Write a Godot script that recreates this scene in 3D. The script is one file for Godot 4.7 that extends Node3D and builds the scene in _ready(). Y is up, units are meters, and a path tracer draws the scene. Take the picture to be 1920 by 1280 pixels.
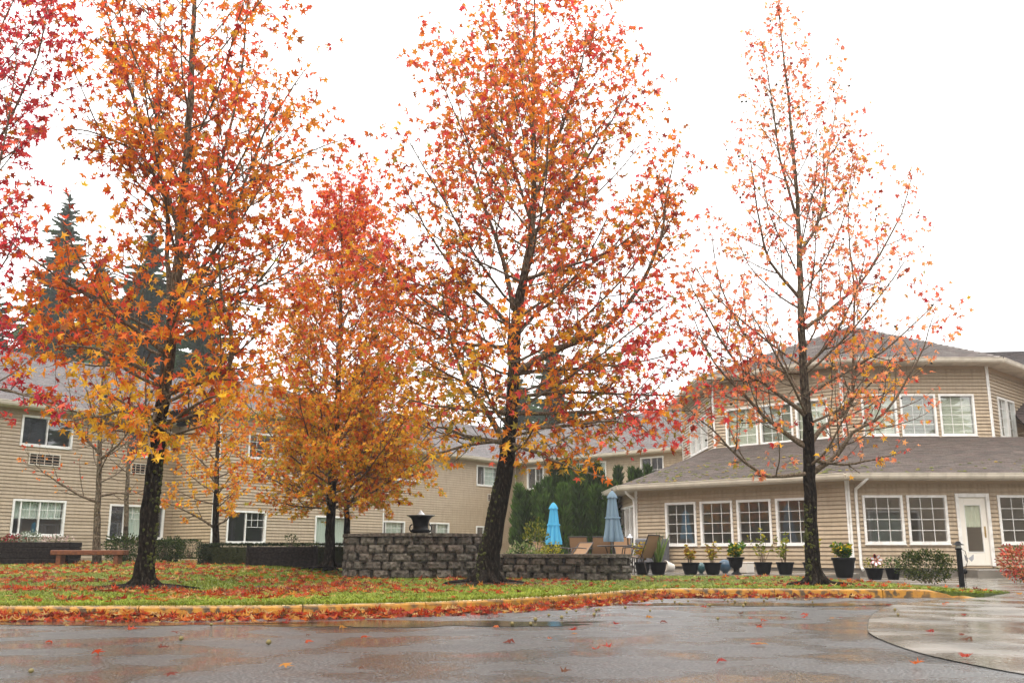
extends Node3D

# ------------------------------------------------------------------ mesh builder
class MB:
	var v := PackedVector3Array()
	var n := PackedVector3Array()
	var c := PackedColorArray()
	var ix := PackedInt32Array()
	var col := Color.WHITE
	func tri(a: Vector3, b: Vector3, d: Vector3) -> void:   # counter-clockwise seen from outside
		var nr := (b - a).cross(d - a).normalized()
		var k := v.size()
		v.append(a); v.append(d); v.append(b)
		for i in 3:
			n.append(nr); c.append(col); ix.append(k + i)
	func quad(a: Vector3, b: Vector3, d: Vector3, e: Vector3) -> void:
		var nr := (b - a).cross(d - a)
		if nr.length_squared() < 1e-14:
			nr = (d - a).cross(e - a)
		nr = nr.normalized()
		var k := v.size()
		v.append(a); v.append(b); v.append(d); v.append(e)
		for i in 4:
			n.append(nr); c.append(col)
		ix.append_array(PackedInt32Array([k, k + 2, k + 1, k, k + 3, k + 2]))
	func box(lo: Vector3, hi: Vector3, t := Transform3D()) -> void:
		var p := []
		for i in 8:
			p.append(t * Vector3(hi.x if i & 1 else lo.x, hi.y if i & 2 else lo.y, hi.z if i & 4 else lo.z))
		quad(p[4], p[5], p[7], p[6]); quad(p[1], p[0], p[2], p[3])
		quad(p[5], p[1], p[3], p[7]); quad(p[0], p[4], p[6], p[2])
		quad(p[6], p[7], p[3], p[2]); quad(p[0], p[1], p[5], p[4])
	func bevel_box(lo: Vector3, hi: Vector3, b: float, t := Transform3D()) -> void:
		# a box with its long edges chamfered
		var m := (lo + hi) / 2.0
		var h := (hi - lo) / 2.0
		var pt := func(x: float, y: float, z: float) -> Vector3: return t * (m + Vector3(x, y, z))
		var A := h - Vector3(b, b, b)
		for s in [-1.0, 1.0]:
			_q(pt.call(s * h.x, -A.y, -A.z), pt.call(s * h.x, A.y, -A.z), pt.call(s * h.x, A.y, A.z), pt.call(s * h.x, -A.y, A.z), s > 0)
			_q(pt.call(-A.x, s * h.y, -A.z), pt.call(-A.x, s * h.y, A.z), pt.call(A.x, s * h.y, A.z), pt.call(A.x, s * h.y, -A.z), s > 0)
			_q(pt.call(-A.x, -A.y, s * h.z), pt.call(A.x, -A.y, s * h.z), pt.call(A.x, A.y, s * h.z), pt.call(-A.x, A.y, s * h.z), s > 0)
			for q in [-1.0, 1.0]:
				_q(pt.call(s * h.x, q * A.y, -A.z), pt.call(s * A.x, q * h.y, -A.z), pt.call(s * A.x, q * h.y, A.z), pt.call(s * h.x, q * A.y, A.z), s * q > 0)
				_q(pt.call(s * h.x, -A.y, q * A.z), pt.call(s * h.x, A.y, q * A.z), pt.call(s * A.x, A.y, q * h.z), pt.call(s * A.x, -A.y, q * h.z), s * q > 0)
				_q(pt.call(-A.x, s * h.y, q * A.z), pt.call(-A.x, s * A.y, q * h.z), pt.call(A.x, s * A.y, q * h.z), pt.call(A.x, s * h.y, q * A.z), s * q > 0)
				for w in [-1.0, 1.0]:
					var a: Vector3 = pt.call(s * h.x, q * A.y, w * A.z)
					var b2: Vector3 = pt.call(s * A.x, q * h.y, w * A.z)
					var d: Vector3 = pt.call(s * A.x, q * A.y, w * h.z)
					if s * q * w > 0: tri(a, b2, d)
					else: tri(a, d, b2)
	func _q(a: Vector3, b: Vector3, d: Vector3, e: Vector3, keep: bool) -> void:
		if keep: quad(a, b, d, e)
		else: quad(e, d, b, a)
	func tube(pts: Array, rad: Array, sides: int, cap := false) -> void:
		var first := v.size()
		var up := Vector3.UP
		var d0: Vector3 = (pts[1] - pts[0]).normalized()
		if absf(d0.y) > 0.9: up = Vector3.RIGHT
		var side := d0.cross(up).normalized()
		var last := pts.size() - 1
		for i in pts.size():
			var dd: Vector3 = (pts[mini(i + 1, last)] - pts[maxi(i - 1, 0)])
			dd = dd.normalized()
			side = (side - dd * side.dot(dd)).normalized()
			var other := dd.cross(side)
			for k in sides:
				var a := TAU * k / sides
				var nr := side * cos(a) + other * sin(a)
				v.append(pts[i] + nr * rad[i]); n.append(nr); c.append(col)
		for i in last:
			for k in sides:
				var p := first + i * sides + k
				var q := first + i * sides + (k + 1) % sides
				ix.append_array(PackedInt32Array([p, p + sides, q, q, p + sides, q + sides]))
		if cap:
			for e in [0, last]:
				var m: Vector3 = pts[e]
				for k in sides:
					var p: Vector3 = v[first + e * sides + k]
					var q: Vector3 = v[first + e * sides + (k + 1) % sides]
					if e == 0: tri(m, q, p)
					else: tri(m, p, q)
	func lathe(prof: Array, sides: int, at := Vector3.ZERO, wob = null) -> void:
		# prof: Vector2(radius, y), from the bottom of the outside upwards
		var first := v.size()
		for i in prof.size():
			var t: Vector2 = (prof[mini(i + 1, prof.size() - 1)] - prof[maxi(i - 1, 0)]).normalized()
			for k in sides:
				var a := TAU * k / sides
				var r: float = prof[i].x
				if wob != null: r *= wob.call(a, float(i) / (prof.size() - 1))
				v.append(at + Vector3(cos(a) * r, prof[i].y, sin(a) * r))
				n.append(Vector3(cos(a) * t.y, -t.x, sin(a) * t.y).normalized()); c.append(col)
		for i in prof.size() - 1:
			for k in sides:
				var p := first + i * sides + k
				var q := first + i * sides + (k + 1) % sides
				ix.append_array(PackedInt32Array([p, q, p + sides, q, q + sides, p + sides]))
	func flat_normals() -> void:
		var v2 := PackedVector3Array()
		var n2 := PackedVector3Array()
		var c2 := PackedColorArray()
		for k in ix.size() / 3:
			var a := v[ix[k * 3]]
			var b := v[ix[k * 3 + 1]]
			var d := v[ix[k * 3 + 2]]
			var nr := (d - a).cross(b - a).normalized()
			v2.append(a); v2.append(b); v2.append(d)
			for i in 3:
				n2.append(nr); c2.append(c[ix[k * 3 + i]])
		v = v2; n = n2; c = c2
		ix = PackedInt32Array(range(v.size()))
	func mesh(m: Material = null) -> ArrayMesh:
		var arr := []
		arr.resize(Mesh.ARRAY_MAX)
		arr[Mesh.ARRAY_VERTEX] = v; arr[Mesh.ARRAY_NORMAL] = n; arr[Mesh.ARRAY_COLOR] = c; arr[Mesh.ARRAY_INDEX] = ix
		var me := ArrayMesh.new()
		me.add_surface_from_arrays(Mesh.PRIMITIVE_TRIANGLES, arr)
		if m: me.surface_set_material(0, m)
		return me

# ------------------------------------------------------------------ scene helpers
var M := {}
var taken := {}
var rng := RandomNumberGenerator.new()
var leaf_mesh: ArrayMesh
var leaf_set := []
var litter_set := []
var leaf_variants := []
var fallen_variants := []
var fallen_palette := []
var board: ArrayMesh
var ball_mesh: ArrayMesh
var clump := FastNoiseLite.new()
const EYE := Vector3(0, 0.7, 0)
const COURSE := 0.122

func R(a: float, b: float) -> float: return rng.randf_range(a, b)
func lin(r: float, g: float, b: float, a := 1.0) -> Color:
	var k := Color(r, g, b).linear_to_srgb()
	k.a = a
	return k
func numbered(called: String) -> String:
	var k: int = taken.get(called, 0)
	taken[called] = k + 1
	return called if k == 0 else "%s_%03d" % [called, k]
func tag(o: Node, label: String, category: String, group := "", kind := "") -> Node:
	if label: o.set_meta("label", label)
	if category: o.set_meta("category", category)
	if group: o.set_meta("group", group)
	if kind: o.set_meta("kind", kind)
	return o
func thing(called: String, label: String, category: String, at := Vector3.ZERO, turn := 0.0, group := "") -> Node3D:
	var o := Node3D.new()
	o.name = numbered(called)
	add_child(o)
	o.position = at
	o.rotation.y = turn
	tag(o, label, category, group)
	return o
func part(called: String, mesh: Mesh, m: Material, parent: Node, t := Transform3D()) -> MeshInstance3D:
	var o := MeshInstance3D.new()
	if parent == self: called = numbered(called)
	o.name = called
	o.mesh = mesh
	if m: o.material_override = m
	o.transform = t
	parent.add_child(o, true)
	return o
func mass(called: String, shape, m: Material, parent: Node, where: Array, cols: Array, stuff := true, copies := false) -> Node3D:
	var made: Node3D
	if copies:
		var mm := MultiMesh.new()
		mm.transform_format = MultiMesh.TRANSFORM_3D
		mm.use_colors = true
		mm.mesh = shape
		mm.instance_count = where.size()
		for i in where.size():
			mm.set_instance_transform(i, where[i])
			mm.set_instance_color(i, cols[i])
		var o := MultiMeshInstance3D.new()
		o.multimesh = mm
		o.material_override = m
		made = o
	else:
		var kinds := []
		for q in (shape if shape is Array else [shape]): kinds.append(q.surface_get_arrays(0))
		var b := MB.new()
		var base := 0
		for i in where.size():
			var src: Array = kinds[i % kinds.size()]
			var sv: PackedVector3Array = src[Mesh.ARRAY_VERTEX]
			var sn: PackedVector3Array = src[Mesh.ARRAY_NORMAL]
			var sc: PackedColorArray = src[Mesh.ARRAY_COLOR]
			var si: PackedInt32Array = src[Mesh.ARRAY_INDEX]
			var t: Transform3D = where[i]
			b.v.append_array(t * sv)
			b.n.append_array(Transform3D(t.basis.orthonormalized(), Vector3.ZERO) * sn)
			var c: Color = cols[i]
			for k in sc: b.c.append(k * c)
			for k in si: b.ix.append(base + k)
			base += sv.size()
		var o := MeshInstance3D.new()
		o.mesh = b.mesh()
		o.material_override = m
		made = o
	made.name = numbered(called) if parent == self else called
	if stuff: made.set_meta("kind", "stuff")
	parent.add_child(made, true)
	return made
func place(p: Vector3, tip: Vector3, face: Vector3, s: float) -> Transform3D:
	var y := tip.normalized()
	var z := (face - y * face.dot(y))
	if z.length() < 0.05: z = y.cross(Vector3(0.3, 0.5, 0.8))
	z = z.normalized()
	return Transform3D(Basis(y.cross(z) * s, y * s, z * s), p)
func dirv(spread := 1.0) -> Vector3:
	return Vector3(R(-1, 1), R(-1, 1) * spread, R(-1, 1)).normalized()

func noise_tex(freq: float, ramp: Array, size := 512, octaves := 4, sd := 1, kind := FastNoiseLite.TYPE_SIMPLEX_SMOOTH) -> NoiseTexture2D:
	var f := FastNoiseLite.new()
	f.noise_type = kind
	f.seed = sd
	f.frequency = freq
	f.fractal_octaves = octaves
	var t := NoiseTexture2D.new()
	t.width = size; t.height = size
	t.seamless = true
	t.noise = f
	if ramp:
		var g := Gradient.new()
		var offs := PackedFloat32Array()
		var cs := PackedColorArray()
		for r in ramp:
			offs.append(r[0]); cs.append(r[1])
		g.offsets = offs
		g.colors = cs
		t.color_ramp = g
	return t
func mat(called: String, color: Color, rough := 0.7, opts := {}) -> StandardMaterial3D:
	var m := StandardMaterial3D.new()
	m.resource_name = called
	m.albedo_color = color
	m.roughness = rough
	for k in opts: m.set(k, opts[k])
	M[called] = m
	return m
func tri_tex(m: StandardMaterial3D, scale: float, albedo: Texture2D = null, bump: Texture2D = null, depth := 1.0, rough: Texture2D = null) -> void:
	m.uv1_triplanar = true
	m.uv1_world_triplanar = true
	m.uv1_scale = Vector3.ONE * scale
	if albedo: m.albedo_texture = albedo
	if bump:
		m.heightmap_enabled = true
		m.heightmap_texture = bump
		m.heightmap_scale = depth
	if rough:
		m.roughness_texture = rough
		m.roughness_texture_channel = BaseMaterial3D.TEXTURE_CHANNEL_RED

func lawn_y(x: float, z: float) -> float:
	var d := -z
	var k := clampf((-x - 3.4) / 2.6, 0.0, 1.0)
	k = k * k * (3.0 - 2.0 * k)
	var y := 0.125 + k * clampf(0.02 * (d - 12.0), 0.0, 0.29)
	if x > 6.6: y = lerpf(y, 0.02, clampf((x - 6.6) / 1.6, 0, 1))
	return y + 0.012 * clump.get_noise_2d(x * 9.0, z * 9.0)

const KERB := [Vector2(-40, -11.6), Vector2(-14, -11.0), Vector2(-8, -10.9), Vector2(-5.6, -10.88), Vector2(-3.85, -10.9), Vector2(-2.15, -11.15), Vector2(-0.4, -12.2), Vector2(1.05, -14.0), Vector2(1.9, -15.4), Vector2(2.5, -15.95), Vector2(3.6, -15.95), Vector2(5.3, -15.8), Vector2(6.55, -15.72), Vector2(7.2, -15.35)]
var kerb_line := []
func kerb_z(x: float) -> float:
	for i in kerb_line.size() - 1:
		if kerb_line[i + 1].x >= x:
			var a: Vector2 = kerb_line[i]
			var b: Vector2 = kerb_line[i + 1]
			return lerpf(a.y, b.y, clampf((x - a.x) / maxf(b.x - a.x, 0.001), 0, 1))
	return lerpf(-15.35, -17.3, clampf((x - 7.2) / 1.5, 0, 1))
func smooth2(pts: Array, sub: int) -> Array:
	var out := []
	for i in pts.size() - 1:
		var a: Vector2 = pts[maxi(i - 1, 0)]
		var d: Vector2 = pts[mini(i + 2, pts.size() - 1)]
		for k in sub:
			out.append((pts[i] as Vector2).cubic_interpolate(pts[i + 1], a, d, float(k) / sub))
	out.append(pts[-1])
	return out
const TREES := {
	"left": {"base": Vector3(-5.44, 0.185, -14.6), "trunk": [Vector3(0, -0.05, 0), Vector3(0, 0.33, 0), Vector3(0.01, 1.1, 0), Vector3(0.02, 1.9, 0), Vector3(0.04, 2.46, 0), Vector3(0.1, 3.21, 0), Vector3(0.13, 4.24, 0), Vector3(0.15, 5.38, 0), Vector3(0.14, 6.92, 0), Vector3(0.11, 8.63, 0), Vector3(0.05, 10.22, 0), Vector3(-0.03, 12.09, 0)],
		"radii": [0.185, 0.142, 0.129, 0.12, 0.111, 0.102, 0.086, 0.074, 0.059, 0.046, 0.031, 0.009],
		"limbs": [[0.061, [Vector3(0.15, 2.92, 0), Vector3(0.6, 3.04, 0.17), Vector3(1.13, 3.21, 0.33), Vector3(1.2, 3.83, 0.5), Vector3(1.06, 4.33, 0.67), Vector3(1.03, 5.18, 0.83), Vector3(0.94, 6.06, 1)]],
			[0.049, [Vector3(0.04, 3.54, 0), Vector3(-0.3, 3.83, 0.32), Vector3(-0.63, 4.1, 0.65), Vector3(-1.01, 4.83, 0.97), Vector3(-1.22, 5.35, 1.3)]],
			[0.041, [Vector3(0.01, 3.07, 0), Vector3(-0.26, 3.27, 0.4), Vector3(-0.67, 3.42, 0.8), Vector3(-1.03, 3.38, 1.2), Vector3(-1.19, 3.12, 1.6)]],
			[0.053, [Vector3(0.08, 4.32, 0), Vector3(-0.12, 5.17, -0.2), Vector3(-0.29, 6.2, -0.4), Vector3(-0.66, 7.68, -0.6), Vector3(-0.78, 9.29, -0.8), Vector3(-0.96, 10.89, -1)]],
			[0.049, [Vector3(0.16, 4.41, 0), Vector3(0.59, 4.89, 0.14), Vector3(0.99, 5.46, 0.28), Vector3(1.39, 6.7, 0.42), Vector3(1.81, 7.49, 0.56), Vector3(2.23, 8.05, 0.7)]],
			[0.045, [Vector3(0.17, 4.93, 0), Vector3(0.44, 5.7, -0.16), Vector3(0.58, 6.69, -0.32), Vector3(0.79, 8.3, -0.48), Vector3(0.76, 10.01, -0.64), Vector3(0.71, 11.4, -0.8)]],
			[0.041, [Vector3(0.15, 5.47, 0), Vector3(-0.26, 6.62, 0.25), Vector3(-0.64, 7.71, 0.5), Vector3(-1.04, 8.96, 0.75), Vector3(-1.09, 9.75, 1)]],
			[0.037, [Vector3(0.11, 5.56, 0), Vector3(-0.46, 6.65, 0.2), Vector3(-1.09, 6.98, 0.4), Vector3(-1.59, 7.02, 0.6)]],
			[0.037, [Vector3(0.1, 5.2, 0), Vector3(0.92, 6.25, -0.17), Vector3(1.72, 6.88, -0.33), Vector3(2.65, 7.33, -0.5)]],
			[0.037, [Vector3(0.12, 4.07, 0), Vector3(0.96, 4.37, 0.17), Vector3(1.82, 4.66, 0.33), Vector3(2.49, 5.04, 0.5)]],
			[0.041, [Vector3(0.06, 2.38, 0), Vector3(0.59, 2.52, 0.5), Vector3(1.09, 2.67, 1), Vector3(1.61, 2.62, 1.5)]],
			[0.037, [Vector3(0.03, 2.46, 0), Vector3(-0.11, 2.54, 0.63), Vector3(-0.3, 2.38, 1.27), Vector3(-0.52, 2.21, 1.9)]],
			[0.037, [Vector3(0.04, 2.71, 0), Vector3(0.28, 2.25, 1), Vector3(0.72, 1.77, 2)]]],
		"reach": [Vector3(1.81, 0.42, 0.44), Vector3(2.38, 1.69, 1.58), Vector3(3.21, 2.37, 2.16), Vector3(4.07, 2.68, 2.45), Vector3(5.38, 2.68, 2.36), Vector3(6.74, 2.65, 3.14), Vector3(8.14, 2.79, 3.12), Vector3(9.62, 2.72, 2.45), Vector3(10.22, 1.89, 1.87), Vector3(12.09, 0.41, 0.37)]},
	"centre": {"base": Vector3(-0.47, 0.14, -17.6), "trunk": [Vector3(0, -0.05, 0), Vector3(0.03, 0.33, 0), Vector3(0.13, 0.89, 0), Vector3(0.31, 1.84, 0), Vector3(0.42, 2.62, 0), Vector3(0.49, 3.61, 0), Vector3(0.55, 4.83, 0), Vector3(0.71, 5.78, 0), Vector3(0.85, 6.63, 0), Vector3(0.89, 7.72, 0), Vector3(0.89, 9.19, 0), Vector3(0.92, 10.82, 0), Vector3(0.94, 12.02, 0)],
		"radii": [0.267, 0.215, 0.181, 0.163, 0.133, 0.116, 0.095, 0.077, 0.065, 0.052, 0.039, 0.022, 0.009],
		"limbs": [[0.083, [Vector3(0.57, 3.84, 0), Vector3(1.25, 4.22, 0.17), Vector3(2.23, 4.63, 0.33), Vector3(2.83, 5.35, 0.5), Vector3(3.23, 6.3, 0.67), Vector3(3.36, 7.17, 0.83), Vector3(3.55, 7.95, 1)]],
			[0.064, [Vector3(0.32, 2.57, 0), Vector3(-0.16, 3.32, 0.25), Vector3(-0.42, 3.72, 0.5), Vector3(-0.7, 4.55, 0.75), Vector3(-0.82, 5.38, 1)]],
			[0.059, [Vector3(0.52, 5.04, 0), Vector3(0.28, 6.13, -0.2), Vector3(-0.11, 7.32, -0.4), Vector3(-0.4, 8.54, -0.6), Vector3(-0.78, 10.18, -0.8)]],
			[0.054, [Vector3(0.52, 4.63, 0), Vector3(-0.08, 5.2, 0.18), Vector3(-0.5, 5.57, 0.35), Vector3(-1.12, 6.45, 0.52), Vector3(-1.63, 7.44, 0.7)]],
			[0.044, [Vector3(0.67, 5.62, 0), Vector3(1.47, 5.79, 0.3), Vector3(2.35, 6.03, 0.6), Vector3(3.11, 6.63, 0.9)]],
			[0.049, [Vector3(0.88, 6.52, 0), Vector3(1.41, 7.23, -0.15), Vector3(2.07, 8.41, -0.3), Vector3(2.64, 9.41, -0.45), Vector3(2.9, 10.44, -0.6)]],
			[0.049, [Vector3(0.32, 2.52, 0), Vector3(-0.4, 2.63, 0.27), Vector3(-0.86, 2.75, 0.53), Vector3(-1.12, 2.43, 0.8)]],
			[0.049, [Vector3(0.45, 2.81, 0), Vector3(1.33, 2.76, 0.43), Vector3(2.25, 2.8, 0.87), Vector3(2.92, 2.51, 1.3)]],
			[0.044, [Vector3(0.5, 3.36, 0), Vector3(1.65, 3.43, 0.17), Vector3(2.8, 3.36, 0.33), Vector3(4.07, 3.28, 0.5)]],
			[0.044, [Vector3(0.47, 3.06, 0), Vector3(1.72, 3.04, 0.37), Vector3(2.83, 3.02, 0.73), Vector3(3.75, 2.93, 1.1)]],
			[0.044, [Vector3(0.53, 3.81, 0), Vector3(1.67, 3.93, -0.07), Vector3(2.78, 4.04, -0.13), Vector3(3.91, 4.36, -0.2)]],
			[0.044, [Vector3(0.37, 2.57, 0), Vector3(-0.3, 2.44, 0.27), Vector3(-0.86, 2.27, 0.53), Vector3(-1.11, 2.06, 0.8)]],
			[0.039, [Vector3(0.45, 3.06, 0), Vector3(-0.3, 3.07, 0.3), Vector3(-0.96, 3.12, 0.6), Vector3(-1.5, 3.22, 0.9)]],
			[0.044, [Vector3(0.53, 4.32, 0), Vector3(-0.64, 4.46, -0.17), Vector3(-1.48, 4.92, -0.33), Vector3(-2.13, 5.38, -0.5)]],
			[0.039, [Vector3(0.42, 2.52, 0), Vector3(0.94, 2.26, 0.6), Vector3(1.56, 1.93, 1.2), Vector3(1.95, 1.75, 1.8)]],
			[0.039, [Vector3(0.86, 6.74, 0), Vector3(0.47, 8.11, -0.13), Vector3(0.15, 9.55, -0.27), Vector3(-0.08, 10.93, -0.4)]],
			[0.039, [Vector3(0.88, 7.17, 0), Vector3(1.41, 8.54, 0.17), Vector3(1.83, 9.93, 0.33), Vector3(1.94, 10.76, 0.5)]]],
		"reach": [Vector3(1.94, 0.16, 0.6), Vector3(2.32, 1.64, 3.16), Vector3(3.01, 2.41, 3.67), Vector3(3.81, 2.71, 4.2), Vector3(4.83, 3.14, 4.24), Vector3(5.88, 3.37, 4.05), Vector3(6.96, 3.55, 3.84), Vector3(8.06, 3.45, 2.8), Vector3(9.19, 3.01, 2.67), Vector3(10.11, 2.05, 2.27), Vector3(10.94, 1.36, 1.31), Vector3(12.02, 0.22, 0.2)]},
	"right": {"base": Vector3(5.32, 0.14, -17.3), "trunk": [Vector3(0, -0.05, 0), Vector3(-0.02, 0.26, 0), Vector3(-0.02, 0.88, 0), Vector3(0.01, 1.82, 0), Vector3(0.04, 2.78, 0), Vector3(0.03, 3.76, 0), Vector3(0.05, 4.76, 0), Vector3(0.09, 5.79, 0), Vector3(0.12, 6.85, 0), Vector3(0.12, 7.93, 0), Vector3(0.08, 9.27, 0), Vector3(0.03, 10.64, 0), Vector3(0.01, 11.29, 0)],
		"radii": [0.192, 0.138, 0.115, 0.104, 0.092, 0.077, 0.065, 0.054, 0.042, 0.031, 0.023, 0.012, 0.006],
		"limbs": [[0.043, [Vector3(0.03, 1.96, 0), Vector3(-0.82, 1.87, 0.3), Vector3(-1.43, 2.23, 0.6), Vector3(-1.93, 2.66, 0.9), Vector3(-2.48, 3.03, 1.2)]],
			[0.053, [Vector3(0.02, 2.39, 0), Vector3(-0.63, 2.8, 0.15), Vector3(-1.12, 3.26, 0.3), Vector3(-1.7, 3.87, 0.45), Vector3(-2.2, 5.01, 0.6)]],
			[0.048, [Vector3(0.02, 2.97, 0), Vector3(-0.62, 3.42, 0.25), Vector3(-1.24, 3.76, 0.5), Vector3(-1.82, 4.58, 0.75), Vector3(-2.22, 5.29, 1)]],
			[0.058, [Vector3(0.08, 1.96, 0), Vector3(0.48, 2.26, 0.16), Vector3(0.73, 2.62, 0.32), Vector3(1.27, 2.98, 0.48), Vector3(1.85, 3.83, 0.64), Vector3(2.16, 4.66, 0.8)]],
			[0.053, [Vector3(0.04, 2.44, 0), Vector3(0.37, 2.79, -0.13), Vector3(0.9, 3.16, -0.27), Vector3(1.08, 3.83, -0.4), Vector3(1.26, 5.31, -0.53), Vector3(1.3, 6.87, -0.67), Vector3(1.55, 8.27, -0.8)]],
			[0.043, [Vector3(0.01, 3.76, 0), Vector3(-0.43, 3.89, -0.18), Vector3(-0.9, 4.54, -0.35), Vector3(-1.3, 5.52, -0.52), Vector3(-1.38, 6.66, -0.7)]],
			[0.038, [Vector3(0.03, 3.86, 0), Vector3(0.43, 4.24, 0.3), Vector3(0.82, 5.01, 0.6), Vector3(1.01, 5.82, 0.9)]],
			[0.043, [Vector3(0.04, 4.56, 0), Vector3(0.67, 5, -0.12), Vector3(1.48, 5.76, -0.25), Vector3(2.24, 6.98, -0.38), Vector3(2.63, 7.92, -0.5)]],
			[0.038, [Vector3(0.05, 5.17, 0), Vector3(-0.52, 5.82, 0.23), Vector3(-0.78, 6.78, 0.47), Vector3(-0.95, 8.27, 0.7)]],
			[0.038, [Vector3(0.08, 6, 0), Vector3(0.63, 6.92, -0.2), Vector3(0.94, 8.21, -0.4), Vector3(1.26, 9.57, -0.6)]],
			[0.034, [Vector3(0.1, 6.63, 0), Vector3(-0.18, 7.87, 0.13), Vector3(-0.34, 9.13, 0.27), Vector3(-0.47, 10.18, 0.4)]],
			[0.038, [Vector3(0.05, 3.36, 0), Vector3(0.83, 3.8, 0.3), Vector3(1.52, 4.22, 0.6), Vector3(2.22, 4.93, 0.9)]],
			[0.034, [Vector3(0.03, 2.2, 0), Vector3(0.5, 2.07, 0.33), Vector3(0.95, 2.13, 0.67), Vector3(1.19, 2.19, 1)]]],
		"reach": [Vector3(1.77, 0.37, 0.39), Vector3(2.2, 1.79, 1.56), Vector3(2.97, 2.26, 1.99), Vector3(3.76, 2.52, 2.27), Vector3(4.76, 2.6, 2.84), Vector3(5.79, 2.11, 2.65), Vector3(6.85, 1.69, 2.52), Vector3(7.93, 1.28, 2.05), Vector3(9.04, 1.02, 1.24), Vector3(10.18, 0.68, 0.48), Vector3(11.29, 0.08, 0.11)]},
	"edge": {"base": Vector3(-8.68, 0.17, -13.5), "trunk": [Vector3(0, -0.05, 0), Vector3(-0.01, 0.35, 0), Vector3(-0.1, 1.51, 0), Vector3(-0.31, 3.81, 0), Vector3(-0.53, 6.28, 0), Vector3(-0.75, 8.49, 0), Vector3(-0.96, 10.36, 0)],
		"radii": [0.18, 0.135, 0.114, 0.084, 0.06, 0.036, 0.012],
		"limbs": [[0.045, [Vector3(-0.25, 3.41, 0), Vector3(0.4, 4.09, 0.15), Vector3(0.97, 5.16, 0.3), Vector3(1.28, 6.51, 0.45), Vector3(1.36, 7.88, 0.6)]],
			[0.037, [Vector3(-0.17, 2.26, 0), Vector3(0.69, 2.52, 0.3), Vector3(1.57, 2.69, 0.6), Vector3(2.31, 2.53, 0.9), Vector3(2.83, 2.28, 1.2)]],
			[0.037, [Vector3(-0.38, 4.61, 0), Vector3(0.28, 5.65, -0.12), Vector3(0.87, 6.91, -0.25), Vector3(1.16, 8.25, -0.38), Vector3(1.17, 9.26, -0.5)]],
			[0.03, [Vector3(-0.24, 3.02, 0), Vector3(0.68, 3.59, 0.27), Vector3(1.42, 4.29, 0.53), Vector3(1.85, 4.99, 0.8)]],
			[0.03, [Vector3(-0.48, 5.6, 0), Vector3(0.27, 6.75, 0.1), Vector3(0.8, 8.1, 0.2), Vector3(1.15, 9.13, 0.3)]]],
		"reach": [Vector3(1.88, 0.62, 1.17), Vector3(2.64, 1.27, 2.52), Vector3(3.81, 1.5, 1.74), Vector3(5.02, 1.83, 2.03), Vector3(6.28, 2.08, 2.28), Vector3(7.59, 2.17, 2.4), Vector3(8.95, 2.01, 2.4), Vector3(10.36, 0.39, 0.63)]},
	"orange": {"base": Vector3(-4.36, 0.34, -23.5), "trunk": [Vector3(0, -0.05, 0), Vector3(0, 0.36, 0), Vector3(-0.01, 1.3, 0), Vector3(0.01, 2.59, 0), Vector3(0.04, 3.9, 0), Vector3(0.04, 5.52, 0), Vector3(0.02, 7.18, 0), Vector3(-0.04, 8.61, 0), Vector3(-0.08, 9.7, 0)],
		"radii": [0.173, 0.122, 0.107, 0.092, 0.076, 0.056, 0.036, 0.02, 0.008],
		"limbs": [[0.046, [Vector3(0.06, 2, 0), Vector3(0.5, 2.43, 0.27), Vector3(1.3, 2.66, 0.53), Vector3(1.97, 2.51, 0.8)]]],
		"reach": [Vector3(1.11, 1.2, 1.6), Vector3(1.68, 2.3, 2.93), Vector3(2.46, 2.64, 3.21), Vector3(3.37, 2.59, 3.01), Vector3(4.43, 2.18, 2.7), Vector3(5.52, 1.98, 2.55), Vector3(6.62, 1.84, 2.3), Vector3(7.75, 1.48, 1.81), Vector3(8.9, 0.92, 1.04), Vector3(9.7, 0.26, 0.41)]},
	"twin": {"base": Vector3(-4.25, 0.36, -25.5), "trunk": [Vector3(0, -0.05, 0), Vector3(-0.01, 0.41, 0), Vector3(-0.08, 1.36, 0), Vector3(-0.04, 2.19, 0), Vector3(0.06, 3.32, 0), Vector3(0.17, 4.47, 0), Vector3(0.21, 5.2, 0)],
		"radii": [0.125, 0.091, 0.074, 0.057, 0.04, 0.023, 0.011],
		"limbs": [[0.043, [Vector3(-0.05, 1.5, 0), Vector3(0.5, 1.76, 0.25), Vector3(0.87, 2.16, 0.5)]]],
		"reach": [Vector3(1.23, 0.42, 1.25), Vector3(1.78, 0.87, 1.93), Vector3(2.75, 0.99, 1.98), Vector3(3.89, 0.71, 1.43), Vector3(5.2, 0.28, 0.44)]},
	"bare": {"base": Vector3(-10.76, 0.39, -25.5), "trunk": [Vector3(0, -0.05, 0), Vector3(-0.04, 0.38, 0), Vector3(-0.1, 1.33, 0), Vector3(-0.16, 2.44, 0), Vector3(-0.24, 3.58, 0), Vector3(-0.3, 4.73, 0), Vector3(-0.26, 5.91, 0)],
		"radii": [0.144, 0.099, 0.083, 0.066, 0.05, 0.028, 0.011],
		"limbs": [[0.043, [Vector3(-0.13, 1.61, 0), Vector3(-0.52, 1.74, 0.15), Vector3(-1.04, 2.07, 0.3), Vector3(-1.49, 2.41, 0.45), Vector3(-1.81, 2.81, 0.6)]],
			[0.043, [Vector3(-0.11, 1.75, 0), Vector3(0.25, 1.83, -0.17), Vector3(0.68, 1.84, -0.33), Vector3(1.1, 2.06, -0.5)]],
			[0.043, [Vector3(-0.19, 2.87, 0), Vector3(-0.55, 3.28, 0.1), Vector3(-0.83, 3.69, 0.2), Vector3(-1.12, 4.97, 0.3)]],
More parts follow.
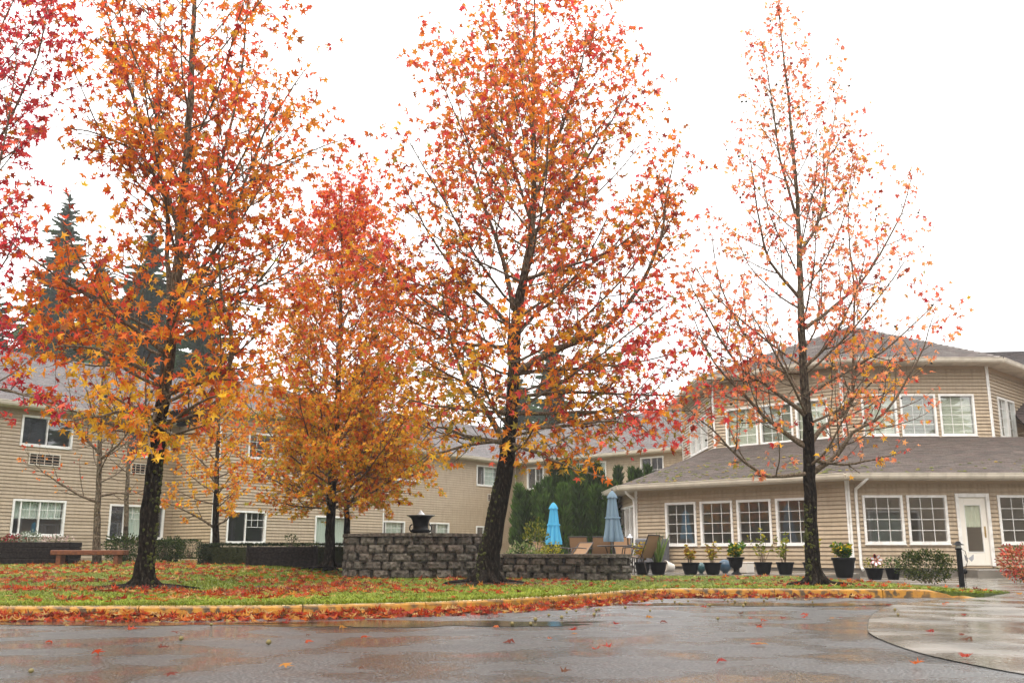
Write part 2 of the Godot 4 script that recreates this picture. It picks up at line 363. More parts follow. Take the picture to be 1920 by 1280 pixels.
			[0.043, [Vector3(-0.16, 2.72, 0), Vector3(0.41, 3.13, 0.17), Vector3(0.71, 3.67, 0.33), Vector3(0.74, 4.93, 0.5)]],
			[0.035, [Vector3(-0.22, 3.58, 0), Vector3(0.05, 4.17, -0.13), Vector3(0.27, 5.22, -0.27), Vector3(0.25, 6.3, -0.4)]]],
		"reach": [Vector3(1.75, 1.73, 1.63), Vector3(2.44, 1.83, 1.62), Vector3(3.58, 1.66, 1.47), Vector3(5.02, 1.19, 1.12), Vector3(6.05, 0.45, 0.56)]},
	"amber": {"base": Vector3(-7.98, 0.41, -26.5), "trunk": [Vector3(0, -0.05, 0), Vector3(-0.02, 0.36, 0), Vector3(-0.09, 1.35, 0), Vector3(-0.13, 2.51, 0), Vector3(-0.17, 3.68, 0), Vector3(-0.17, 4.58, 0), Vector3(-0.18, 5.34, 0)],
		"radii": [0.145, 0.101, 0.084, 0.067, 0.045, 0.028, 0.011],
		"limbs": [[0.037, [Vector3(-0.09, 0.93, 0), Vector3(-0.5, 1.2, 0.2), Vector3(-1.03, 1.48, 0.4), Vector3(-1.33, 1.61, 0.6)]],
			[0.037, [Vector3(-0.03, 1, 0), Vector3(0.28, 1.13, 0.15), Vector3(0.41, 1.34, 0.3)]]],
		"reach": [Vector3(1, 0.48, 0.67), Vector3(1.35, 1, 1.11), Vector3(2.07, 1.25, 1.23), Vector3(3.09, 1.07, 1.21), Vector3(4.28, 0.69, 0.8), Vector3(5.34, 0.3, 0.29)]},
	"behind": {"base": Vector3(-11.39, 0.42, -29), "trunk": [Vector3(0, -0.05, 0), Vector3(-0.1, 1.44, 0), Vector3(-0.18, 3.03, 0), Vector3(-0.23, 4.65, 0), Vector3(-0.43, 5.97, 0)],
		"radii": [0.09, 0.071, 0.052, 0.032, 0.013],
		"limbs": [],
		"reach": [Vector3(2.23, 0.69, 0.75), Vector3(3.19, 0.81, 0.79), Vector3(4.65, 0.74, 0.65), Vector3(5.97, 0.24, 0.36)]},
}

# ------------------------------------------------------------------ the scene
func _ready() -> void:
	var cam := Camera3D.new()
	cam.name = "camera"
	add_child(cam)
	cam.position = EYE
	cam.rotation = Vector3(0.21601, 0, 0)
	cam.fov = 39.15
	cam.near = 0.1
	cam.far = 2000.0
	cam.current = true
	var env := Environment.new()
	env.background_mode = Environment.BG_SKY
	var sm := ProceduralSkyMaterial.new()
	sm.sky_top_color = lin(1.0, 1.0, 1.0)   # overcast: the zenith twice as bright as the horizon
	sm.sky_horizon_color = lin(0.5, 0.5, 0.5)
	sm.sky_curve = 0.6
	sm.ground_bottom_color = Color(0.3, 0.29, 0.27)
	sm.ground_horizon_color = Color(0.6, 0.6, 0.6)
	sm.sun_angle_max = 1.0
	var sky := Sky.new()
	sky.sky_material = sm
	env.sky = sky
	env.tonemap_mode = Environment.TONE_MAPPER_LINEAR
	env.tonemap_exposure = 3.7
	env.sdfgi_enabled = true
	env.ssao_enabled = true
	env.ssil_enabled = true
	env.fog_enabled = true
	env.fog_density = 0.0008
	env.fog_light_color = Color(0.93, 0.93, 0.95)
	var we := WorldEnvironment.new()
	we.name = "environment"
	we.environment = env
	add_child(we)
	var sun := DirectionalLight3D.new()
	sun.name = "sun"
	sun.light_energy = 0.3
	sun.light_color = Color(1.0, 0.97, 0.93)
	sun.light_angular_distance = 30.0
	sun.shadow_enabled = true
	sun.rotation = Vector3(deg_to_rad(-58), deg_to_rad(-28), 0)
	add_child(sun)

	clump.seed = 4
	clump.frequency = 0.05
	make_materials()
	make_shapes()
	make_sprigs()
	make_blocks()
	build_ground()
	build_lodge()
	build_pavilion()
	build_side_wing()
	build_vegetation()
	build_walls()
	build_objects()
	build_litter()

func build_ground() -> void:
	rng.seed = 3
	kerb_line = smooth2(KERB, 10)
	var b := MB.new()
	b.quad(Vector3(-900, -0.03, 900), Vector3(900, -0.03, 900), Vector3(900, -0.03, -900), Vector3(-900, -0.03, -900))
	tag(part("ground", b.mesh(), M.lawn, self), "", "", "", "structure")
	b = MB.new()
	b.quad(Vector3(-60, 0, 45), Vector3(60, 0, 45), Vector3(60, 0, -18), Vector3(-60, 0, -18))
	tag(part("road", b.mesh(), M.asphalt, self), "", "", "", "structure")
	# concrete apron with its curved joint, path to the door and patio
	var edge := smooth2([Vector2(7.2, -15.4), Vector2(5.4, -13.8), Vector2(4.25, -11.65), Vector2(3.5, -9.8), Vector2(3.1, -8.6), Vector2(2.9, -7.3), Vector2(2.92, -6.4), Vector2(3.1, -5.6), Vector2(3.9, -4.0), Vector2(6.0, -2.2)], 8)
	var poly := []
	for p in edge: poly.append(v3(p, 0.006))
	poly.append_array([Vector3(18, 0.006, -1.5), Vector3(26, 0.006, -1.5), Vector3(26, 0.006, -29), Vector3(6.9, 0.006, -29)])
	tag(part("concrete_apron", sheet(poly).mesh(), M.concrete, self), "", "", "", "structure")
	b = MB.new()
	var e2 := offset_line(edge, 0.007)
	for i in edge.size() - 1:
		b.quad(v3(edge[i], 0.0105), v3(edge[i + 1], 0.0105), v3(e2[i + 1], 0.0105), v3(e2[i], 0.0105))
	tag(part("apron_joint", b.mesh(), M.joint, self), "", "", "", "structure")
	b = MB.new()
	var pat := [Vector3(-1.5, 0.158, -23.6), Vector3(2.4, 0.158, -23.6), Vector3(7.6, 0.158, -23.8), Vector3(9.0, 0.158, -25.5), Vector3(9.6, 0.158, -28.9), Vector3(4.2, 0.158, -33.9), Vector3(3.9, 0.158, -44), Vector3(-1.5, 0.158, -44)]
	var pm := sheet(pat)
	for i in pat.size():
		var p: Vector3 = pat[i]
		var q: Vector3 = pat[(i + 1) % pat.size()]
		pm.quad(Vector3(p.x, -0.02, p.z), Vector3(q.x, -0.02, q.z), q, p)
	tag(part("patio", pm.mesh(), M.concrete, self), "", "", "", "structure")
	# lawn
	b = MB.new()
	var xs := []
	var x := -46.0
	while x < 8.69:
		xs.append(x)
		x += 0.5 if x > -16 else 2.0
	xs.append(8.7)
	var rows := 26
	var grid := []
	for xx in xs:
		var col := []
		var z0 := kerb_z(xx) - (0.085 if xx < 7.0 else 0.0)
		var z1 := -70.0 if xx < 1.5 else (-27.0 if xx < 6.8 else lerpf(-24.0, -17.6, clampf((xx - 6.8) / 1.9, 0, 1)))
		for r in rows + 1:
			var f := pow(float(r) / rows, 1.7)
			var z := lerpf(z0, z1, f)
			col.append(Vector3(xx, lawn_y(xx, z), z))
		grid.append(col)
	for i in grid.size() - 1:
		for r in rows: b.quad(grid[i][r], grid[i + 1][r], grid[i + 1][r + 1], grid[i][r + 1])
	for i in grid.size() - 1:   # its edge towards the paving
		if xs[i] >= 6.5:
			for r in [0, rows]:
				var p: Vector3 = grid[i][r]
				var q: Vector3 = grid[i + 1][r]
				b.quad(Vector3(p.x, -0.02, p.z), Vector3(q.x, -0.02, q.z), q, p)
	tag(part("lawn", b.mesh(), M.lawn, self), "", "", "", "structure")
	# kerb stones along the road
	var kerb := Node3D.new()
	kerb.name = "kerb"
	add_child(kerb)
	tag(kerb, "", "", "", "structure")
	var acc := [0.0]
	for i in kerb_line.size() - 1: acc.append(acc[i] + (kerb_line[i] as Vector2).distance_to(kerb_line[i + 1]))
	var at := func(s: float) -> Array:
		for i in kerb_line.size() - 1:
			if s <= acc[i + 1] or i == kerb_line.size() - 2:
				var f: float = (s - acc[i]) / maxf(acc[i + 1] - acc[i], 0.0001)
				var e: Vector2 = ((kerb_line[i + 1] as Vector2) - kerb_line[i]).normalized()
				return [(kerb_line[i] as Vector2).lerp(kerb_line[i + 1], f), Vector2(-e.y, e.x)]
		return []
	var total: float = acc[-1]
	var s := 20.0
	while s < total - 0.05:
		var L := minf(R(1.25, 2.1), total - s)
		if total - s - L < 0.9: L = total - s
		var n := 8
		var face := MB.new()
		var top := MB.new()
		var rings := []
		for i in n + 1:
			var ss := s + 0.006 + (L - 0.012) * i / n
			var q: Array = at.call(minf(ss, total - 0.001))
			var hgt := 0.125 * clampf((total - ss) / 0.75, 0.02, 1.0) + R(-0.0015, 0.0015)
			var p: Vector2 = q[0]
			var no: Vector2 = q[1]
			rings.append([v3(p + no * 0.012, -0.02), v3(p, hgt * 0.8), v3(p - no * 0.012, hgt * 0.95), v3(p - no * 0.035, hgt), v3(p - no * 0.11, hgt + 0.002), v3(p - no * 0.11, -0.02)])
		for i in n:
			for k in 5:
				var m: MB = face if k < 2 else top
				m.quad(rings[i][k], rings[i + 1][k], rings[i + 1][k + 1], rings[i][k + 1])
		for i in [0, n]:
			for k in range(1, 5): face._q(rings[i][0], rings[i][k], rings[i][k + 1], rings[i][0], i == 0)
		var st := part("kerb_stone", face.mesh(), M.kerb_paint, kerb)
		part("kerb_top", top.mesh(), M.kerb_top, st)
		s += L
	# standing water on the asphalt: centre x, z, half length, half width
	var wet := [[-4.6, -9.98, 3.0, 0.26], [-0.9, -10.0, 1.6, 0.45], [3.4, -13.6, 2.0, 0.4]]
	for q in wet:
		var ring := []
		for i in 56:
			var a := TAU * i / 56.0
			var rr := 1.0 + 0.55 * clump.get_noise_2d(cos(a) * 26.0 + q[0] * 31.0, sin(a) * 26.0 + q[1] * 17.0) + 0.14 * sin(a * 9.0 + q[0])
			ring.append(Vector3(q[0] + cos(a) * q[2] * rr, 0.004, q[1] + sin(a) * q[3] * rr))
		tag(part("puddle", sheet(ring).mesh(), M.puddle, self), "", "", "", "structure")

func build_vegetation() -> void:
	var pal := []
	var vars := []
	for q in leaf_variants:
		pal.append(q[0]); vars.append(q[1])
	var rosy := pal.duplicate()
	rosy[0] = Color(0.86, 0.26, 0.12); rosy[1] = Color(0.88, 0.37, 0.15); rosy[3] = Color(0.8, 0.17, 0.11); rosy[6] = Color(0.88, 0.46, 0.27)
	var pink := pal.duplicate()
	pink[0] = Color(0.78, 0.14, 0.07); pink[3] = Color(0.7, 0.07, 0.065); pink[4] = Color(0.56, 0.035, 0.06)
	var golden := pal.duplicate()
	golden[1] = Color(0.82, 0.34, 0.03); golden[2] = Color(0.84, 0.48, 0.03); golden[7] = Color(0.5, 0.4, 0.04); golden[3] = Color(0.8, 0.11, 0.05)
	var fresh := pal.duplicate()
	fresh[3] = Color(0.82, 0.13, 0.08); fresh[4] = Color(0.74, 0.07, 0.08)
	# colours: 0 orange-red, 1 orange, 2 yellow, 3 red, 4 crimson, 5 maroon, 6 brown, 7 olive
	build_tree("sweetgum_tree", "left", "tall orange-leaved sweetgum with open crown in the leaf-strewn lawn before the apartment block", "sweetgums along the kerb", {"palette": golden, "variants": tinted_leaves(golden), "mix": [[0.0, [1, 3, 5, 0.3, 0, 0.2, 0.3, 0.5]], [0.25, [6, 4, 1.2, 2, 0.1, 0.4, 0.4, 0.1]], [0.6, [6, 3, 0.4, 3, 0.3, 0.4, 0.5, 0]], [1.0, [6, 2.4, 0.3, 3.4, 0.6, 0.3, 0.5, 0]]], "limbs_more": 42, "low_bias": 1.4, "low_dense": 1.72, "branch_kids": 6.5, "leaves": 8000, "leaf_size": 0.143, "singles": 300, "balls": 110, "low_angle": 4.0, "high_angle": 62.0, "gappy": 0.75, "mossy": Vector3(1, 0, 0.3), "moss_top": 2.2})
	build_tree("sweetgum_tree", "centre", "dense red and gold sweetgum with leaning trunk beside the round stone planter", "sweetgums along the kerb", {"palette": fresh, "variants": tinted_leaves(fresh), "mix": [[0.0, [2, 3, 4, 1, 0.2, 0.8, 0.8, 2.2]], [0.3, [4, 3.5, 1.6, 2, 0.3, 1.6, 0.8, 0.7]], [0.65, [4, 3.6, 1.2, 2.2, 0.5, 0.7, 0.6, 0.5]], [1.0, [3.4, 3, 0.4, 4, 1.4, 0.3, 0.4, 0.3]]], "limbs_more": 52, "low_bias": 1.1, "low_dense": 1.15, "branch_kids": 6.5, "red_side": 1.9, "gold_side": 0.6, "leaves": 12500, "leaf_size": 0.142, "singles": 300, "balls": 90, "low_angle": 2.0, "high_angle": 66.0, "gappy": 0.6, "mossy": Vector3(-1, 0, 0.35), "moss_top": 1.9})
	build_tree("sweetgum_tree", "right", "thinly leaved sweetgum with bare ascending limbs in front of the pavilion", "sweetgums along the kerb", {"palette": rosy, "variants": tinted_leaves(rosy), "mix": [[0.0, [4, 4, 1.6, 2, 0.4, 0.2, 0.3, 0.1]], [0.4, [4, 4, 1.0, 2, 0.4, 0.3, 0.4, 0.1]], [1.0, [5, 3, 0.2, 2.6, 0.4, 0.1, 0.3, 0]]], "limbs_more": 30, "leaves": 4700, "leaf_size": 0.112, "singles": 300, "pale_from": 0.36, "balls": 160, "low_angle": 14.0, "high_angle": 74.0, "lift": 0.1, "gappy": 0.6, "mossy": Vector3(-1, 0, 0.4), "moss_top": 1.4})
	build_tree("sweetgum_tree", "edge", "crimson-leaved sweetgum reaching in past the apartment block's near end", "sweetgums along the kerb", {"palette": pink, "variants": tinted_leaves(pink), "mix": [[0.0, [2, 0.6, 0, 4, 4, 1, 0.2, 0]], [1.0, [2, 0.5, 0, 4, 5, 1, 0.3, 0]]], "limbs_more": 18, "leaves": 4200, "leaf_size": 0.122, "singles": 120, "low_angle": 10.0, "high_angle": 66.0, "gappy": 0.3})
	build_tree("maple_tree", "orange", "dense orange maple with scarlet top and olive skirt behind the hedge's raised bed", "small trees by the apartment block", {"palette": golden, "variants": tinted_leaves(golden), "mix": [[0.0, [2, 4, 4, 0.3, 0, 0.3, 0.6, 3.4]], [0.3, [3, 6, 3, 0.3, 0, 0.3, 0.6, 1.8]], [0.55, [4, 6, 1.6, 0.8, 0.1, 0.2, 0.3, 0.4]], [0.75, [4, 2, 0.2, 4, 0.6, 0.1, 0.2, 0]], [1.0, [3, 0.6, 0, 5, 1.2, 0, 0, 0]]], "limbs_more": 90, "low_bias": 1.5, "gappy": 0.65, "leaves": 27000, "leaf_size": 0.112, "branch_kids": 6.5, "singles": 0, "low_angle": 4.0, "high_angle": 66.0, "leaf_step": 0.06})
	build_tree("maple_tree", "twin", "slender orange-leaved tree directly behind the dense orange maple", "small trees by the apartment block", {"palette": pal, "variants": vars, "mix": [[0.0, [3, 4, 3, 1, 0, 0.2, 0.5, 0.5]], [1.0, [4, 4, 1, 3, 0.4, 0.2, 0.4, 0]]], "limbs_more": 26, "leaves": 3000, "leaf_size": 0.1, "low_angle": 8.0, "high_angle": 60.0})
	build_tree("dogwood_tree", "bare", "nearly bare lichen-spotted tree with pinkish leaf tufts behind the bench", "small trees by the apartment block", {"palette": pal, "variants": vars, "mix": [[0.0, [4, 2, 0.4, 3, 0.6, 0.4, 1, 0]], [1.0, [2, 2, 1, 1, 0, 0.2, 1, 0.6]]], "limbs_more": 18, "pale_from": 0.06, "leaves": 620, "leaf_size": 0.085, "low_angle": 14.0, "high_angle": 68.0, "gappy": 0.5})
	build_tree("dogwood_tree", "amber", "small amber-leaved tree beside the white downspout", "small trees by the apartment block", {"palette": golden, "variants": tinted_leaves(golden), "mix": [[0.0, [1, 4, 5, 0.2, 0, 0.1, 0.6, 0.4]], [1.0, [4, 5, 2, 0.5, 0, 0.2, 0.6, 0.2]]], "limbs_more": 34, "leaves": 2800, "leaf_size": 0.1, "low_angle": 8.0, "high_angle": 55.0})
	build_tree("dogwood_tree", "behind", "thin leafless tree standing behind the big orange sweetgum's trunk", "small trees by the apartment block", {"palette": pal, "variants": vars, "mix": [[0.0, [4, 2, 0.4, 3, 0.6, 0.4, 1, 0]], [1.0, [2, 2, 2, 1, 0, 0.2, 1, 0.6]]], "limbs_more": 22, "pale_from": 0.06, "leaves": 200, "leaf_size": 0.085, "low_angle": 10.0, "high_angle": 72.0})
	# evergreens beyond the roofs: x, z, height, radius
	var ev := [[-41, -84, 33.5, 6.4, "tallest conifer rising behind the apartment roof"], [-27.5, -70, 25.0, 6.4, "conifer directly behind the big orange sweetgum's crown"], [-41, -73, 21.5, 6.6, "grey-green conifer at the apartment roof's end"], [-49, -80, 24.5, 5.8, "far conifer past the apartment roof's end"], [-33, -74, 24.0, 6.4, "conifer between the tallest one and its neighbour"], [-22.5, -68, 20.5, 5.0, "shorter conifer beside the scarlet maple top"], [-46, -72, 17.0, 7.0, "low broad conifer above the apartment ridge"], [3.6, -86, 20.5, 4.4, "lone conifer rising behind the inner corner of the roofs"], [0.6, -84, 16.5, 4.0, "smaller conifer beside the lone one behind the roofs"]]
	for k in ev.size(): conifer(Vector3(ev[k][0], 0, ev[k][1]), ev[k][2], ev[k][3], ev[k][4], 1.0, 800 + k)
	# evergreens round the rest of the grounds, mirrored in the window panes
	rng.seed = 12
	for k in 11: conifer(Vector3(-30 + k * 9.0 + R(-2, 2), 0, 42 + R(-5, 6)), R(17, 24), R(3.8, 4.8), "conifer standing across the drive, mirrored in the window panes", 1.0, 840 + k, 0.03, "evergreens across the drive")
	for k in 9: conifer(Vector3(-33 + R(-3, 3), 0, -27 + k * 4.6 + R(-1, 1)), R(15, 20), R(3.8, 4.6), "conifer beyond the lawn's near end, mirrored in the angled panes", 1.0, 860 + k, 0.03, "evergreens beyond the lawn")
	for k in 9: conifer(Vector3(46 + R(-3, 3), 0, -30 + k * 5.0 + R(-1, 1)), R(16, 22), R(3.8, 4.8), "conifer past the entrance wing, mirrored in the apartment windows", 1.0, 870 + k, 0.03, "evergreens past the entrance wing")
	# columnar evergreens behind the patio
	var av := [[0.3, -38.6, 3.05], [0.72, -38.8, 2.75], [1.05, -38.4, 3.0], [1.42, -38.9, 3.3], [1.78, -39.0, 4.0], [2.2, -39.2, 4.15], [2.62, -38.8, 3.75], [2.95, -38.9, 3.5], [3.35, -38.8, 3.9], [3.6, -39.4, 3.6], [1.25, -37.2, 2.5], [0.55, -37.3, 2.3], [1.95, -37.3, 3.0], [2.6, -37.4, 3.1], [3.2, -37.3, 2.9], [3.75, -36.7, 3.0], [4.75, -43.2, 4.1], [5.42, -43.4, 4.05], [5.68, -43.3, 3.95], [6.15, -43.6, 4.2]]
	for k in av.size():
		arborvitae(Vector3(av[k][0], 0.16 if k < 16 else 0.2, av[k][1]), av[k][2], 0.3 if k < 16 else 0.19, 900 + k, "columnar evergreen packed in the row behind the patio" if k < 16 else "narrow evergreen tip showing above the pavilion's skirt roof")

func tinted_leaves(pal: Array) -> Array:
	var out := []
	for k in pal.size(): out.append(leaf_shape([0.25, 0.6, 0.4][k % 3], [0.18, 0.0, 0.5][k % 3], pal[k]))
	return out

func fallen(where: Transform3D, label: String, group: String) -> void:
	var v: Array = fallen_variants[rng.randi() % fallen_variants.size()]
	tag(part("fallen_leaf", v[rng.randi() % 3], M.leaf, self, where), label, "leaf", group)

func lying(x: float, y: float, z: float, s: float, tilt := 0.35) -> Transform3D:
	var a := R(0, TAU)
	var up := Vector3(R(-tilt, tilt), 1, R(-tilt, tilt))
	return place(Vector3(x, y, z) - Vector3(cos(a), 0, sin(a)) * s * 0.5, Vector3(cos(a), R(-0.1, 0.1), sin(a)), up, s)

func build_litter() -> void:
	rng.seed = 55
	# grass blades, thicker near the kerb
	var where := []
	var cols := []
	var tuft := blade(0.0035, 0.06, 0.03)
	var tries := 0
	while where.size() < 34000 and tries < 200000:
		tries += 1
		var d := 11.0 + pow(R(0, 1), 1.5) * 19.0
		var x := R(-0.62, 0.56) * d
		if x > 8.6: continue
		var z := -d
		if z > kerb_z(x) - 0.1: continue
		if x > 1.6 and z < -24.0: continue
		if x > 6.8 and z < lerpf(-23.5, -17.6, clampf((x - 6.8) / 1.9, 0, 1)): continue
		if Vector2(x + 2.19, z + 23.4).length() < 1.85: continue
		var s := R(0.6, 1.25)
		where.append(Transform3D(Basis(Vector3.UP, R(0, TAU)).scaled(Vector3(s * (0.8 + d * 0.05), s * 0.75, s * (0.8 + d * 0.05))), Vector3(x, lawn_y(x, z) - 0.004, z)))
		var g := R(0.7, 1.3) * (1.0 + 0.35 * clump.get_noise_2d(x * 14.0, z * 14.0))
		cols.append(Color(0.185 * g * R(0.8, 1.25), 0.235 * g, 0.008 * g))
	tag(mass("grass", tuft, M.grass, self, where, cols, true, true), "short bright green lawn grass behind the yellow kerb", "grass", "", "stuff")
	# leaves lying on the lawn
	where = []; cols = []
	var near := []
	tries = 0
	while where.size() + near.size() < 7000 and tries < 170000:
		tries += 1
		var d := 11.0 + pow(R(0, 1), 1.25) * 18.0
		var x := R(-0.62, 0.6) * d
		var z := -d
		if x > 8.5 or z > kerb_z(x) - 0.2: continue
		if x > 1.6 and z < -23.4: continue
		if x > 6.8 and z < lerpf(-23.0, -17.7, clampf((x - 6.8) / 1.9, 0, 1)): continue
		if Vector2(x + 2.19, z + 23.4).length() < 1.9: continue
		var thick := 1.0 if x < -2.6 else (0.34 if x < 1.0 else 0.26)
		var nn := clump.get_noise_2d(x * 6.0 + 90.0, z * 9.0)
		if x < 2.0: thick *= clampf((kerb_z(x) - z - 0.4) / 2.0, 0.12, 1.0)
		if R(0, 1) > thick * clampf(0.4 + nn * 2.8, 0.02, 1.0): continue
		var t := lying(x, lawn_y(x, z) + R(0.015, 0.045), z, R(0.09, 0.155), 0.6)
		near.append([t, d])
	near.sort_custom(func(p, q): return p[1] < q[1])
	for i in near.size():
		if i < 190: fallen(near[i][0], "star-shaped autumn leaf lying on the lawn grass", "leaves fallen on the lawn")
		else:
			where.append(near[i][0])
			cols.append(fallen_palette[rng.randi() % fallen_palette.size()] * R(0.8, 1.3))
	tag(mass("lawn_leaves", litter_set, M.leaf, self, where, cols), "scattered orange and red leaves covering the lawn", "leaves", "", "stuff")
	# drift of leaves against the kerb
	where = []; cols = []
	var n := 0
	while n < 2900:
		var x := R(-9.5, 5.6)
		var dens := 1.0 if x < 0.5 else (0.85 if x < 3.4 else 0.3)
		if R(0, 1) > dens: continue
		n += 1
		var off := pow(R(0, 1), 1.6) * (0.62 if x < 1.0 else 0.5)
		var h := 0.05 * (1.0 - off / 0.62) * R(0.05, 1.0)
		var zk := kerb_z(x)
		var sl := (kerb_z(x + 0.1) - kerb_z(x - 0.1)) / 0.2
		var nv := Vector2(-sl, 1.0).normalized()
		where.append(lying(x + nv.x * (off + 0.04), 0.012 + h, zk + nv.y * (off + 0.04), R(0.09, 0.145), 0.55))
		cols.append(fallen_palette[rng.randi() % fallen_palette.size()] * R(0.75, 1.2))
	tag(mass("leaf_drift", litter_set, M.leaf, self, where, cols), "wet red and orange leaves drifted against the yellow kerb", "leaves", "", "stuff")
	# single leaves on the wet road: x, z
	var road := [[3.0, -6.65], [-0.02, -7.9], [-4.2, -6.75], [-2.55, -7.3], [-2.9, -8.6], [-3.4, -8.9], [-0.15, -9.4], [0.55, -8.9], [1.0, -9.6], [-2.9, -7.0], [-1.4, -6.2], [-1.95, -5.75], [-3.8, -6.0], [-0.9, -6.0], [0.7, -7.3], [1.35, -6.5], [2.5, -6.2], [-4.6, -7.2], [-4.9, -8.2], [0.3, -5.8], [1.9, -7.6], [2.3, -9.3], [3.3, -11.2], [4.3, -12.4], [1.5, -10.9], [5.2, -9.6], [4.6, -7.6], [5.0, -13.2], [2.4, -12.4], [6.4, -11.2], [6.0, -13.4], [7.6, -14.6], [7.9, -13.8], [8.3, -16.2], [8.0, -15.2], [1.8, -13.2], [-1.6, -9.4], [-5.2, -9.5], [-2.2, -9.7], [3.7, -8.1], [-1.2, -8.1], [9.3, -20.6], [10.2, -19.6], [9.9, -23.0]]
	for q in road:
		var s := R(0.08, 0.125)
		fallen(lying(q[0], 0.022 + R(0, 0.012), q[1], s, 0.35), "single autumn leaf lying on the wet pavement", "leaves on the wet pavement")
	for k in 46:
		var d := R(7.0, 15.0)
		var x := R(-0.5, 0.5) * d
		if -d < kerb_z(x) + 0.7: continue
		fallen(lying(x, 0.02, -d, R(0.05, 0.1), 0.25), "small scrap of autumn leaf stuck to the wet pavement", "leaf scraps on the wet pavement")
	# sweetgum seed balls on the road
	for k in 46:
		var x := R(0.0, 4.4) if k < 36 else R(-3.6, 5.5)
		var z := kerb_z(x) + (R(0.5, 3.2) if k < 36 else R(1.0, 6.0))
		var r := R(0.013, 0.021)
		var g := MB.new()
		var o := part("seed_ball", ball_mesh, M.seed, self, Transform3D(Basis(dirv(), R(0, 3)).scaled(Vector3.ONE * r), Vector3(x, r + 0.004, z)))
		tag(o, "spiky sweetgum seed ball lying on the wet asphalt", "seed ball", "seed balls on the road")

